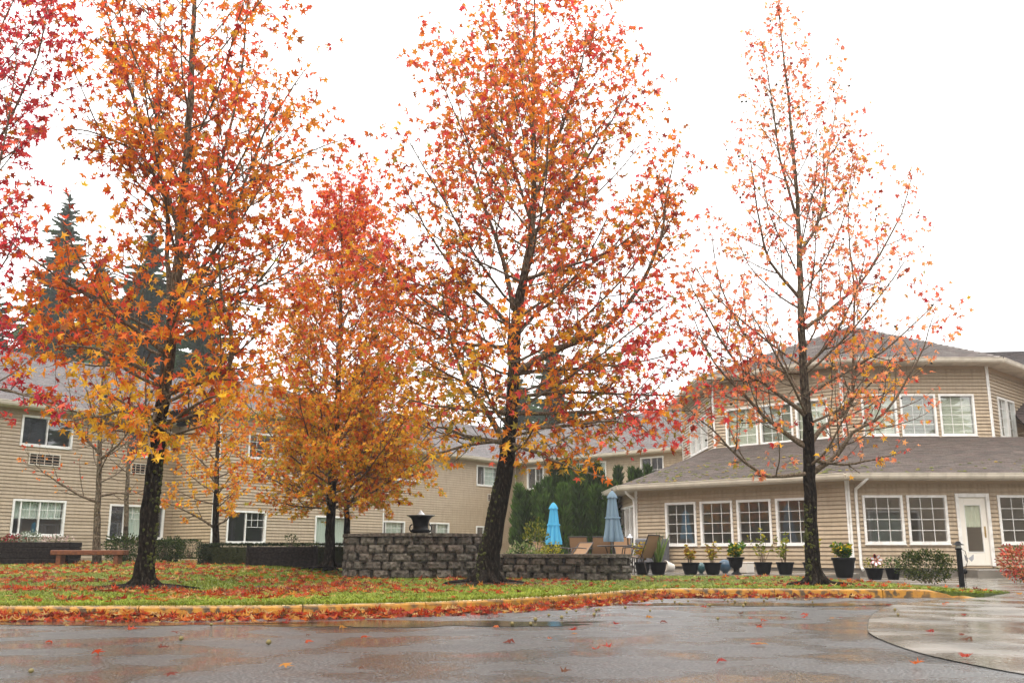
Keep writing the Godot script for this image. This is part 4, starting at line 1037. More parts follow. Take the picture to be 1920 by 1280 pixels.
func build_pavilion() -> void:
	var bld := thing("pavilion_building", "two-storey beige clapboard octagonal pavilion with wide lower skirt roof", "building", Vector3.ZERO)
	# lower storey
	var low := [Vector2(3.9, -43), Vector2(4.3, -33.6), Vector2(9.9, -28.6), Vector2(20, -28.6)]
	var yb := 0.25
	var yt := 2.78
	var ob := []
	for k in 5: ob.append([4.1 + k * 1.04, 5.04 + k * 1.04, 0.3, 2.3])
	var tb := clad_wall(bld, low[0], low[1], yb, yt, ob)
	for o in ob: add_window(bld, tb, o[0], o[1], o[2], o[3], [[1.0, 0, 1, 0, ""]], "french_door")
	var oa := [[1.2, 2.35, 0.93, 2.26], [2.54, 3.69, 0.93, 2.29], [3.88, 5.03, 0.93, 2.31], [5.22, 6.37, 0.93, 2.33]]
	for o in oa: o[3] = 2.3
	var ta := clad_wall(bld, low[1], low[2], yb, yt, oa)
	for o in oa: add_window(bld, ta, o[0], o[1], o[2], o[3], [[1.0, 3, 4, 4, ""]])
	var of := [[0.42, 1.57, 0.95, 2.32], [1.72, 2.87, 0.95, 2.32], [3.2, 4.08, 0.3, 2.33], [4.4, 5.55, 0.95, 2.32], [6.0, 7.15, 0.95, 2.32]]
	var tf := clad_wall(bld, low[2], low[3], yb, yt, of)
	for k in [0, 1, 3, 4]: add_window(bld, tf, of[k][0], of[k][1], of[k][2], of[k][3], [[1.0, 3, 4, 4, ""]])
	# entrance door
	var dr := Node3D.new()
	dr.name = "door"
	dr.transform = tf * Transform3D(Basis(), Vector3(3.2, 0.3, 0))
	bld.add_child(dr, true)
	part("frame", bars([[-0.06, 0, 0.04, 2.09], [0.84, 0, 0.94, 2.09], [0.04, 1.98, 0.84, 2.09]], -0.1, 0.056), M.white_trim, dr)
	part("door_leaf", bars([[0.045, 0.02, 0.2, 1.975], [0.68, 0.02, 0.835, 1.975], [0.2, 1.76, 0.68, 1.975], [0.2, 0.02, 0.68, 0.4]], -0.06, -0.015), M.door_white, dr)
	part("glazing_bead", bars([[0.19, 0.39, 0.215, 1.77], [0.665, 0.39, 0.69, 1.77], [0.215, 1.745, 0.665, 1.77], [0.215, 0.39, 0.665, 0.415]], -0.06, -0.004, 0.004), M.white_trim, dr)
	part("pane", pane_mesh(0.2, 0.4, 0.68, 1.76, -0.04), M.glass, dr)
	part("blind", folds(0.21, 1.12, 0.67, 1.76, -0.09, 0.2), M.blind, dr)
	part("handle_plate", bars([[0.73, 0.82, 0.775, 1.14]], -0.014, 0.0, 0.004), M.brass, dr)
	var hb := MB.new()
	hb.tube([Vector3(0.752, 0.95, 0), Vector3(0.752, 0.95, 0.04), Vector3(0.69, 0.95, 0.045)], [0.011, 0.011, 0.009], 6, true)
	part("handle", hb.mesh(), M.brass, dr)
	for y in [0.25, 1.0, 1.75]: part("hinge", bars([[0.035, y, 0.06, y + 0.1]], -0.015, 0.002, 0.003), M.steel, dr)
	# skirt roof
	var up := [Vector2(7.86, -44), Vector2(7.86, -37.13), Vector2(11.62, -33.4), Vector2(16.8, -33.4), Vector2(20.5, -37.1)]
	var ev := offset_line(low, 0.6)
	var rb := MB.new()
	var brown := Color(0.16, 0.124, 0.104)
	var ye := 2.93
	var yu := 4.62
	shingles(rb, v3(ev[0], ye), v3(ev[1], ye), v3(up[0], yu - 0.05), v3(up[1], yu), brown)
	shingles(rb, v3(ev[1], ye), v3(ev[2], ye), v3(up[1], yu), v3(up[2], yu), brown)
	shingles(rb, v3(ev[2], ye), v3(Vector2(20, -28.0), ye), v3(up[2], yu), v3(Vector2(20, -33.4), yu), brown)
	var rf := part("skirt_roof", rb.mesh(), M.shingle, bld)
	gutter(bld, ev, low, ye)
	# moss on the skirt roof, thick along the lower courses
	var mb := MB.new()
	for k in 700:
		var u := R(0, 1)
		var w := pow(R(0, 1), 1.6) * 0.55
		var side := R(0, 1)
		var p: Vector3
		if side < 0.85: p = v3(ev[1], ye).lerp(v3(ev[2], ye), u).lerp(v3(up[1], yu).lerp(v3(up[2], yu), u), w)
		else: p = v3(ev[2], ye).lerp(v3(Vector2(16, -28.0), ye), u).lerp(v3(up[2], yu).lerp(v3(up[3], yu), u), w * 0.6)
		if clump.get_noise_2d(p.x * 40.0, p.z * 40.0) < -0.05: continue
		var g := R(0.6, 1.3)
		mb.col = Color(0.095 * g, 0.1 * g, 0.018 * g) if R(0, 1) < 0.75 else Color(0.2 * g, 0.13 * g, 0.02)
		var s := R(0.025, 0.075)
		mb.lathe([Vector2(s, 0.0), Vector2(s * 0.8, s * 0.3), Vector2(s * 0.25, s * 0.5)], 5, p + Vector3(0, 0.012, 0))
	part("moss", mb.mesh(), M.moss, rf).set_meta("kind", "stuff")
	# upper storey
	var y0 := 4.6
	var y1 := 7.15
	var oB := [[4.6, 5.25, 4.75, 6.15], [5.3, 5.95, 4.75, 6.15], [6.0, 6.6, 4.75, 6.15]]
	oB = [[2.0, 3.1, 4.78, 6.12], [3.3, 4.4, 4.78, 6.12], [4.6, 5.7, 4.78, 6.12]]
	var t1 := clad_wall(bld, up[0], up[1], y0, y1, oB)
	for o in oB: add_window(bld, t1, o[0], o[1], o[2], o[3], [[1.0, 2, 4, 4, "curtain"]])
	var oA := [[0.55, 1.9, 4.62, 6.05], [2.02, 3.35, 4.62, 6.05], [3.5, 4.72, 4.62, 6.05]]
	var t2 := clad_wall(bld, up[1], up[2], y0 - 0.02, y1, oA)
	add_window(bld, t2, oA[0][0], oA[0][1], oA[0][2], oA[0][3], [[1.0, 3, 4, 4, "blind"]])
	add_window(bld, t2, oA[1][0], oA[1][1], oA[1][2], oA[1][3], [[1.0, 3, 4, 4, "blind_open"]])
	add_window(bld, t2, oA[2][0], oA[2][1], oA[2][2], oA[2][3], [[1.0, 3, 4, 4, "blind"]])
	var oF := [[0.66, 1.86, 4.68, 6.11], [2.02, 3.24, 4.68, 6.11], [3.39, 4.6, 4.68, 6.11]]
	var t3 := clad_wall(bld, up[2], up[3], y0, y1, oF)
	for k in 3: add_window(bld, t3, oF[k][0], oF[k][1], oF[k][2], oF[k][3], [[1.0, 3, 4, 4, "blind_open" if k == 1 else "blind"]])
	var oR := [[0.7, 1.5, 4.68, 6.11], [1.6, 2.4, 4.68, 6.11]]
	var t4 := clad_wall(bld, up[3], up[4], y0, y1, oR)
	for o in oR: add_window(bld, t4, o[0], o[1], o[2], o[3], [[1.0, 3, 4, 4, "curtain"]])
	var led := MB.new()   # the flashing where the walls meet the skirt roof
	for k in 3:
		var tt := wall_frame(up[k + 1 - 1], up[k + 1])
		led.bevel_box(Vector3(0, y0 - 0.09, 0.0), Vector3((up[k] as Vector2).distance_to(up[k + 1]), y0 - 0.01, 0.05), 0.006, tt)
	part("flashing", led.mesh(), M.white_trim, bld)
	var eu := offset_line(up, 0.62)
	gutter(bld, eu, up, 7.3)
	var ru := MB.new()
	var apex := Vector3(14.3, 10.0, -39.5)
	var grey := Color(0.185, 0.156, 0.14)
	for k in 4:
		shingles(ru, v3(eu[k], 7.31), v3(eu[k + 1], 7.31), apex if k > 0 else apex + Vector3(0, 0, -6), apex, grey)
	part("roof", ru.mesh(), M.shingle, bld)
	var caps := MB.new()
	for k in range(1, 5):
		var p := v3(eu[k], 7.33)
		var nn := 26
		for i in nn:
			var q0 := p.lerp(apex, float(i) / nn) + Vector3(0, 0.03, 0)
			var q1 := p.lerp(apex, (i + 1.15) / nn) + Vector3(0, 0.02, 0)
			var sd := (apex - p).cross(Vector3.UP).normalized() * 0.13
			var s := R(0.8, 1.15)
			caps.col = Color(grey.r * s, grey.g * s, grey.b * s)
			caps.quad(q0 + sd - Vector3(0, 0.05, 0), q0 + Vector3(0, 0.02, 0), q1, q1 + sd - Vector3(0, 0.06, 0))
			caps.quad(q0 + Vector3(0, 0.02, 0), q0 - sd - Vector3(0, 0.05, 0), q1 - sd - Vector3(0, 0.06, 0), q1)
	part("hip_cap", caps.mesh(), M.shingle, bld)
	# rear and inner closure: back walls, floors
	var cl := MB.new()
	cl.box(Vector3(4.4, 0.1, -48.2), Vector3(24, 2.9, -48.0))
	cl.box(Vector3(8.7, 2.9, -48.2), Vector3(24, 7.2, -48.0))
	cl.box(Vector3(24, 0.1, -48.2), Vector3(24.2, 7.2, -28.6))
	cl.quad(Vector3(3.9, 0.2, -43), Vector3(4.4, 0.2, -48), Vector3(4.4, 2.78, -48), Vector3(3.9, 2.78, -43))
	cl.quad(Vector3(7.9, 4.4, -43.9), Vector3(8.7, 4.4, -48), Vector3(8.7, 7.12, -48), Vector3(7.9, 7.12, -43.9))
	cl.quad(Vector3(20.3, 0.3, -28.6), Vector3(24, 0.3, -28.6), Vector3(24, 7.2, -28.6), Vector3(20.3, 7.2, -28.6))
	cl.quad(Vector3(20.4, 4, -37), Vector3(24, 4, -37), Vector3(24, 7.4, -37), Vector3(20.4, 7.4, -37))
	part("rear_wall", cl.mesh(), M.wall_core, bld)
	var fl := sheet([v3(low[0], 0.27), v3(low[1] + Vector2(0.2, -0.1), 0.27), v3(low[2] + Vector2(0.1, -0.2), 0.27), Vector3(24, 0.27, -28.8), Vector3(24, 0.27, -48), Vector3(4, 0.27, -48)])
	part("inside_floor", fl.mesh(), M.inside, bld)
	fl = sheet([Vector3(4.2, 2.79, -33.6), Vector3(9.9, 2.79, -28.7), Vector3(24, 2.79, -28.7), Vector3(24, 2.79, -48), Vector3(4, 2.79, -48)])
	part("inside_ceiling", fl.mesh(), M.inside, bld)
	fl = sheet([v3(up[0], 7.125), v3(up[1], 7.125), v3(up[2], 7.125), v3(up[3], 7.125), v3(up[4], 7.125), Vector3(24, 7.125, -37.2), Vector3(24, 7.125, -48), Vector3(8.7, 7.125, -48)])
	part("inside_ceiling", fl.mesh(), M.inside, bld)
	var pw := MB.new()   # rooms: partitions some metres behind the windows
	pw.box(Vector3(5.4, 0.27, -38.4), Vector3(24, 2.79, -38.3))
	pw.box(Vector3(14.2, 0.27, -38.2), Vector3(14.3, 2.79, -28.9))
	part("partition", pw.mesh(), M.inside, bld)
	# foundation and stoop
	var fo := MB.new()
	for k in 3:
		var tt := wall_frame(low[k], low[k + 1])
		fo.box(Vector3(0, -0.05, -0.12), Vector3((low[k] as Vector2).distance_to(low[k + 1]), 0.25, -0.01), tt)
	part("foundation", fo.mesh(), M.concrete, bld)
	fo = MB.new()
	fo.bevel_box(Vector3(12.9, -0.02, -28.58), Vector3(14.2, 0.23, -27.3), 0.02)
	part("door_step", fo.mesh(), M.concrete, bld)
	downspout(bld, [Vector3(10.3, 2.8, -27.98), Vector3(10.2, 2.7, -28.0), Vector3(10.12, 2.52, -28.5), Vector3(10.12, 2.3, -28.54), Vector3(10.12, 0.3, -28.54), Vector3(10.12, 0.2, -28.4)])
	downspout(bld, [Vector3(3.9, 2.78, -33.3), Vector3(3.92, 2.68, -33.25), Vector3(4.2, 2.5, -33.6), Vector3(4.22, 2.35, -33.55), Vector3(4.22, 0.2, -33.55)])
	# a wing of the same house further back, its eave showing past the octagon
	var w2 := MB.new()
	shingles(w2, Vector3(18.4, 5.1, -34.2), Vector3(24, 5.1, -34.2), Vector3(18.9, 7.5, -38), Vector3(24, 7.5, -38), Color(0.11, 0.075, 0.065))
	part("side_roof", w2.mesh(), M.shingle, bld)
	gutter(bld, [Vector2(18.4, -34.2), Vector2(24, -34.2)], [Vector2(18.4, -34.9), Vector2(24, -34.9)], 5.08)
	part("tall_roof", _side_roof(), M.shingle, bld)
func _side_roof() -> ArrayMesh:
	var b := MB.new()
	shingles(b, Vector3(19.0, 7.6, -36.4), Vector3(28, 7.6, -34), Vector3(19.6, 9.0, -40), Vector3(28, 9.2, -40), Color(0.12, 0.1, 0.095))
	return b.mesh()

func build_lodge() -> void:
	var bld := thing("apartment_building", "long two-storey beige clapboard apartment block with grey shingle roof", "building")
	var e := Vector2(0.609, -0.793)
	var nn := Vector2(0.793, 0.609)
	var o := Vector2(-17.4, -33.9)
	var P := func(t: float, f: float) -> Vector2: return o + e * t + nn * f
	var y0 := 0.36
	var y1 := 5.68
	var F := 2.6
	# left section t -9 .. 6.3, middle section (forward by F) 6.3 .. 15.5, right section 15.5 .. 28.9, then the second wing
	var a := P.call(-9.0, 0.0) as Vector2
	var sl := func(list: Array, off: float) -> Array: return list.map(func(q): return [q[0] - off, q[1] - off, q[2], q[3]])
	var ol: Array = sl.call([[-7.2, -5.3, 1.29, 2.5], [-7.2, -5.3, 4.42, 5.46], [-0.02, 1.86, 1.28, 2.5], [-0.01, 1.86, 4.42, 5.46], [3.6, 5.9, 1.22, 2.46], [4.1, 5.95, 4.36, 5.44]], -9.0)
	var t := clad_wall(bld, a, P.call(6.3, 0.0), y0, y1, ol, true, [true, false])
	add_window(bld, t, ol[0][0], ol[0][1], ol[0][2], ol[0][3], [[0.5, 2, 4, 2, "half"], [0.5, 2, 4, 2, ""]])
	add_window(bld, t, ol[1][0], ol[1][1], ol[1][2], ol[1][3], [[0.5, 0, 1, 0, "screen"], [0.5, 2, 3, 1, ""]])
	add_window(bld, t, ol[2][0], ol[2][1], ol[2][2], ol[2][3], [[0.13, 0, 1, 0, "half"], [0.38, 2, 4, 2, "half"], [0.49, 3, 4, 2, "half"]])
	add_window(bld, t, ol[3][0], ol[3][1], ol[3][2], ol[3][3], [[0.5, 0, 1, 0, "screen"], [0.5, 2, 3, 1, ""]])
	add_window(bld, t, ol[4][0], ol[4][1], ol[4][2], ol[4][3], [[0.25, 0, 1, 0, "screen"], [0.5, 3, 5, 2, "curtain"], [0.25, 0, 1, 0, "screen"]])
	add_window(bld, t, ol[5][0], ol[5][1], ol[5][2], ol[5][3], [[0.5, 0, 1, 0, "screen"], [0.5, 2, 3, 1, ""]])
	wall_vent(bld, t, 9.34, 3.72, 1.15, 0.44)
	wall_vent(bld, t, 13.3, 3.66, 0.8, 0.42)
	# the return and the middle section
	clad_wall(bld, P.call(6.3, 0.0), P.call(6.3, F), y0, y1, [], false, [false, false])
	var om: Array = sl.call([[7.0, 8.85, 1.06, 2.28], [11.45, 13.3, 1.0, 2.2], [7.8, 9.0, 4.4, 5.4], [12.0, 13.6, 4.4, 5.4]], 6.3)
	t = clad_wall(bld, P.call(6.3, F), P.call(15.5, F), y0, y1 + 0.45, om, true)
	add_window(bld, t, om[0][0], om[0][1], om[0][2], om[0][3], [[0.48, 0, 1, 0, ""], [0.52, 3, 4, 2, ""]])
	add_window(bld, t, om[1][0], om[1][1], om[1][2], om[1][3], [[0.5, 0, 1, 0, "curtain"], [0.5, 0, 1, 0, "curtain"]])
	add_window(bld, t, om[2][0], om[2][1], om[2][2], om[2][3], [[1.0, 3, 3, 3, ""]])
	add_window(bld, t, om[3][0], om[3][1], om[3][2], om[3][3], [[0.5, 0, 1, 0, "screen"], [0.5, 2, 3, 1, ""]])
	clad_wall(bld, P.call(15.5, F), P.call(15.5, 0.0), y0, y1, [], false, [false, false])
	var orr: Array = sl.call([[18.8, 20.6, 4.3, 5.3], [25.3, 27.2, 4.36, 5.46], [25.3, 27.1, 1.2, 2.1], [17.5, 19.6, 1.0, 2.2], [21.5, 23.0, 1.1, 2.2]], 15.5)
	t = clad_wall(bld, P.call(15.5, 0.0), P.call(28.9, 0.0), y0, y1, orr, false, [false, false])
	for k in 5: add_window(bld, t, orr[k][0], orr[k][1], orr[k][2], orr[k][3], [[0.36, 0, 1, 0, "screen"], [0.64, 3, 4, 4, "curtain"]])
	wall_vent(bld, t, 10.75, 3.5, 0.95, 0.42)
	var C := P.call(28.9, 0.0) as Vector2
	var D := C + Vector2(0.7071, 0.7071) * 12.2
	var ow := [[1.0, 2.3, 4.25, 5.46], [4.9, 6.9, 4.25, 5.48], [9.25, 10.7, 4.2, 5.5]]
	t = clad_wall(bld, C, D, y0, y1, ow, false, [true, false])
	add_window(bld, t, ow[0][0], ow[0][1], ow[0][2], ow[0][3], [[0.5, 0, 1, 0, "screen"], [0.5, 2, 3, 2, ""]])
	add_window(bld, t, ow[1][0], ow[1][1], ow[1][2], ow[1][3], [[0.46, 0, 1, 0, "screen"], [0.54, 3, 4, 2, "curtain"]])
	add_window(bld, t, ow[2][0], ow[2][1], ow[2][2], ow[2][3], [[0.45, 0, 1, 0, "screen"], [0.55, 2, 2, 2, ""]])
	# eaves and roofs
	var grey := Color(0.215, 0.192, 0.19)
	var ge := 5.84
	gutter(bld, [P.call(-9.5, 0.5), P.call(5.8, 0.5)], [P.call(-9.5, 0.0), P.call(6.3, 0.0)], ge)
	gutter(bld, [P.call(5.8, F + 0.5), P.call(16.0, F + 0.5)], [P.call(6.3, F), P.call(15.5, F)], ge + 0.42)
	var ci := C + nn * 0.5
	var din := Vector2(0.7071, 0.7071)
	var wn := Vector2(-0.7071, 0.7071)
	# inner corner of the two eaves
	var cc: Vector2 = Geometry2D.line_intersects_line(P.call(0.0, 0.5), e, C + wn * 0.5, din)
	gutter(bld, [P.call(16.0, 0.5), cc, D + wn * 0.5], [P.call(15.5, 0.0), C, D], ge)
	var S := -6.6
	var yr := 9.0
	var rb := MB.new()
	shingles(rb, v3(P.call(-9.5, 0.55), ge), v3(P.call(6.2, 0.55), ge), v3(P.call(-9.5, S), yr), v3(P.call(6.2, S), yr), grey)
	# right section runs to the valley
	var vr: Vector2 = Geometry2D.line_intersects_line(P.call(0.0, S), e, C - wn * 6.6, din)
	shingles(rb, v3(P.call(6.2, 0.55), ge), v3(cc, ge), v3(P.call(6.2, S), yr), v3(vr, yr), grey)
	shingles(rb, v3(cc, ge), v3(D + wn * 0.5, ge), v3(vr, yr), v3(D - wn * 6.6, yr), Color(0.205, 0.182, 0.175))
	# middle section: hip roof running back into the main slope
	var m0 := P.call(5.75, F + 0.55) as Vector2
	var m1 := P.call(16.05, F + 0.55) as Vector2
	var k0 := P.call(9.6, -1.2) as Vector2
	var k1 := P.call(12.2, -1.2) as Vector2
	var ym := ge + 0.42
	shingles(rb, v3(m0, ym), v3(m1, ym), v3(k0, ym + 1.95), v3(k1, ym + 1.95), grey)
	shingles(rb, v3(P.call(5.75, -3.5), ym), v3(m0, ym), v3(P.call(9.6, -5.5), ym + 1.95), v3(k0, ym + 1.95), grey)
	shingles(rb, v3(m1, ym), v3(P.call(16.05, -3.5), ym), v3(k1, ym + 1.95), v3(P.call(12.2, -5.5), ym + 1.95), grey)
	rb.col = Color(0.15, 0.14, 0.13)
	rb.quad(v3(k0, ym + 1.95), v3(k1, ym + 1.95), v3(P.call(12.2, -5.5), ym + 1.95), v3(P.call(9.6, -5.5), ym + 1.95))
	part("roof", rb.mesh(), M.shingle, bld)
	# rear slopes and rear walls close the house
	var cl := MB.new()
	var q0 := P.call(-9.5, -13.5) as Vector2
	var q1: Vector2 = vr + (vr - cc)
	var q2 := D - wn * 13.5
	cl.quad(v3(P.call(-9.5, S), yr), v3(vr, yr), v3(q1, ge), v3(q0, ge))
	cl.quad(v3(vr, yr), v3(D - wn * 6.6, yr), v3(q2, ge), v3(q1, ge))
	cl.quad(v3(q0, 0), v3(q1, 0), v3(q1, ge), v3(q0, ge))
	cl.quad(v3(q1, 0), v3(q2, 0), v3(q2, ge), v3(q1, ge))
	cl.quad(v3(q0, 0), v3(P.call(-9.0, 0.0), 0), v3(P.call(-9.0, 0.0), ge), v3(q0, ge))
	cl.tri(v3(q0, ge), v3(P.call(-9.5, 0.5), ge), v3(P.call(-9.5, S), yr))
	cl.quad(v3(D, 0), v3(q2, 0), v3(q2, ge), v3(D, ge))
	cl.tri(v3(D + wn * 0.5, ge), v3(q2, ge), v3(D - wn * 6.6, yr))
	part("rear_wall", cl.mesh(), M.wall_core, bld)
	var fl := MB.new()
	for y in [0.4, 3.0, 5.7]:
		fl.quad(v3(P.call(-9.0, -0.2), y), v3(P.call(28.6, -0.2), y), v3(P.call(34, -13), y), v3(q0, y))
		fl.quad(v3(P.call(6.5, -0.2), y), v3(P.call(6.5, F - 0.2), y), v3(P.call(15.3, F - 0.2), y), v3(P.call(15.3, -0.2), y))
		fl.quad(v3(C - wn * 0.3, y), v3(D - wn * 0.3, y), v3(q2, y), v3(q1, y))
	part("inside_floor", fl.mesh(), M.inside, bld)
	# roof vents and downspout
	for s in [[8.2, 2.6], [9.6, 2.9]]:
		var p2: Vector2 = C + din * s[0] - wn * s[1]
		var vy := lerpf(ge, yr, (s[1] + 0.5) / 7.1)
		var vb := MB.new()
		vb.bevel_box(Vector3(-0.22, 0.0, -0.2), Vector3(0.22, 0.16, 0.2), 0.03, Transform3D(Basis(Vector3.UP, 0.8), Vector3(p2.x, vy + 0.02, p2.y)))
		part("roof_vent", vb.mesh(), M.cover_grey, bld)
	var ds := P.call(6.42, F + 0.06) as Vector2
	downspout(bld, [v3(P.call(6.42, F + 0.5), 6.05), v3(P.call(6.42, F + 0.4), 5.95), v3(ds, 5.7), v3(ds, 5.3), v3(ds, 0.45)])
	var ft := MB.new()
	for q in [[-9.0, 6.3, 0.0], [6.3, 15.5, F], [15.5, 28.9, 0.0]]:
		var tt := wall_frame(P.call(q[0], q[2]), P.call(q[1], q[2]))
		ft.box(Vector3(0, -0.1, -0.12), Vector3(q[1] - q[0], 0.36, -0.01), tt)
	part("foundation", ft.mesh(), M.concrete, bld)

func build_side_wing() -> void:   # outside the frame: the pavilion's panes mirror its wall
	var bld := thing("entrance_wing", "beige clapboard entrance wing mirrored in the pavilion's front window panes", "building")
	var t := clad_wall(bld, Vector2(25, -14.6), Vector2(13.4, -14.6), 0.1, 5.4, [[7.2, 9.4, 1.0, 2.45]], false)
	add_window(bld, t, 7.2, 9.4, 1.0, 2.45, [[0.3, 0, 1, 0, "screen"], [0.7, 2, 3, 2, "curtain"]])
	clad_wall(bld, Vector2(13.4, -14.6), Vector2(13.4, -7.0), 0.1, 5.4, [], false)
	var b := MB.new()
	var ap := Vector3(19.2, 7.4, -10.8)
	shingles(b, Vector3(25.5, 5.5, -15.1), Vector3(12.9, 5.5, -15.1), ap, ap, Color(0.15, 0.13, 0.12))
	shingles(b, Vector3(12.9, 5.5, -15.1), Vector3(12.9, 5.5, -6.5), ap, ap, Color(0.15, 0.13, 0.12))
	shingles(b, Vector3(12.9, 5.5, -6.5), Vector3(25.5, 5.5, -6.5), ap, ap, Color(0.15, 0.13, 0.12))
	shingles(b, Vector3(25.5, 5.5, -6.5), Vector3(25.5, 5.5, -15.1), ap, ap, Color(0.15, 0.13, 0.12))
	part("roof", b.mesh(), M.shingle, bld)
	var c := MB.new()
	c.box(Vector3(13.5, 0, -7.1), Vector3(25, 5.4, -7.0)); c.box(Vector3(25, 0, -14.6), Vector3(25.1, 5.4, -7.0))
	part("rear_wall", c.mesh(), M.wall_core, bld)

# ------------------------------------------------------------------ trees
func reach_at(T: Dictionary, y: float) -> Vector2:
	var r: Array = T.reach
	if y <= r[0].y - 0.0 and y <= r[0].x: return Vector2(r[0].y, r[0].z) * 0.6
	for i in r.size() - 1:
		if y <= r[i + 1].x:
			var f: float = clampf((y - r[i].x) / maxf(r[i + 1].x - r[i].x, 0.01), 0, 1)
			return Vector2(lerpf(r[i].y, r[i + 1].y, f), lerpf(r[i].z, r[i + 1].z, f))
	return Vector2(0.15, 0.15)
func trunk_at(T: Dictionary, y: float) -> Array:   # [point, radius]
	var p: Array = T.trunk
	for i in p.size() - 1:
		if y <= p[i + 1].y:
			var f: float = clampf((y - p[i].y) / maxf(p[i + 1].y - p[i].y, 0.01), 0, 1)
			return [p[i].lerp(p[i + 1], f), lerpf(T.radii[i], T.radii[i + 1], f)]
	return [p[-1], T.radii[-1]]
func room(T: Dictionary, p: Vector3) -> float:   # under 1 inside the crown
	var e := reach_at(T, p.y)
	var c: Vector3 = trunk_at(T, p.y)[0]
	var rx := e.x if p.x < c.x else e.y
	var rz := (e.x + e.y) * 0.45
	var q := Vector2((p.x - c.x) / maxf(rx, 0.05), (p.z - c.z) / maxf(rz, 0.05)).length()
	if p.y > T.reach[-1].x: q += 1.0
	if p.y < T.reach[0].x - 0.3: q += 0.5
	return q

func grow(b: MB, T: Dictionary, p0: Vector3, d0: Vector3, length: float, r0: float, level: int, sites: Array) -> void:
	var k := clampi(int(length / 0.22) + 2, 3, 8)
	var pts := [p0]
	var rad := [r0]
	var d := d0
	var p := p0
	for i in k:
		d = (d + Vector3(0, T.get("lift", 0.06) * (1.0 if level < 3 else 0.3), 0) + dirv() * (0.1 if level < 3 else 0.2)).normalized()
		p += d * length / k
		if level >= 2 and room(T, p) > 1.12 and i > 0: break
		pts.append(p)
		rad.append(lerpf(r0, r0 * 0.35, (i + 1.0) / k))
	if pts.size() < 2: return
	branch(b, T, pts, rad, level, sites)

func branch(b: MB, T: Dictionary, pts: Array, rad: Array, level: int, sites: Array) -> void:
	b.tube(pts, rad, 7 if level == 1 else (4 if level == 2 else 3))
	var total := 0.0
	for i in pts.size() - 1: total += pts[i].distance_to(pts[i + 1])
	var at := func(f: float) -> Array:
		var s := f * (pts.size() - 1)
		var i := mini(int(s), pts.size() - 2)
		return [pts[i].lerp(pts[i + 1], s - i), (pts[i + 1] - pts[i]).normalized(), lerpf(rad[i], rad[i + 1], s - i)]
	if level >= 3:
		var n := maxi(2, int(total / T.get("leaf_step", 0.085)))
		for i in n:
			var q: Array = at.call(clampf(pow((i + R(0.3, 1.0)) / n, 0.6), 0, 1))
			sites.append([q[0], q[1]])
		return
	var n := maxi(2, int(total * (T.get("limb_kids", 4.2) if level == 1 else T.get("branch_kids", 5.0))))
	var roll := R(0, TAU)
	for i in n:
		var f := lerpf(0.16 if level == 1 else 0.1, 1.0, (i + R(0.2, 0.9)) / n)
		var q: Array = at.call(minf(f, 0.99))
		roll += 2.4 + R(-0.5, 0.5)
		var dd: Vector3 = q[1]
		var s1 := dd.cross(Vector3(0.2, 1, 0.1)).normalized()
		var s2 := dd.cross(s1)
		var ang := R(0.6, 1.05)
		var cd := (dd * cos(ang) + (s1 * cos(roll) + s2 * sin(roll)) * sin(ang)).normalized()
		var len: float = (clampf(total * 0.36, 0.35, 1.15) if level == 1 else clampf(total * 0.5, 0.16, 0.5)) * (1.1 - 0.55 * f) * R(0.75, 1.25)
		grow(b, T, q[0], cd, len, minf(q[2] * 0.6, 0.014 if level == 1 else 0.0062), level + 1, sites)
	# the tip goes on as a twig
	var q: Array = at.call(1.0)
	grow(b, T, q[0], q[1], R(0.2, 0.4), maxf(q[2] * 0.8, 0.005), 3, sites)

# weights: rows of [height share, [weight for each colour of palette]]
func pick(palette: Array, rows: Array, h: float, tilt: float) -> int:
	var a: Array = rows[0]
	var b: Array = rows[-1]
	for i in rows.size() - 1:
		if h >= rows[i][0] and h <= rows[i + 1][0]:
			a = rows[i]; b = rows[i + 1]
	var f := clampf((h - a[0]) / maxf(b[0] - a[0], 0.001), 0, 1)
	var w := []
	var sum := 0.0
	for i in palette.size():
		var x := lerpf(a[1][i], b[1][i], f)
		x *= exp(tilt * 2.2 * sin(i * 2.1 + 0.7))
		w.append(x); sum += x
	var r := R(0, sum)
	for i in w.size():
		r -= w[i]
		if r <= 0: return i
	return 0

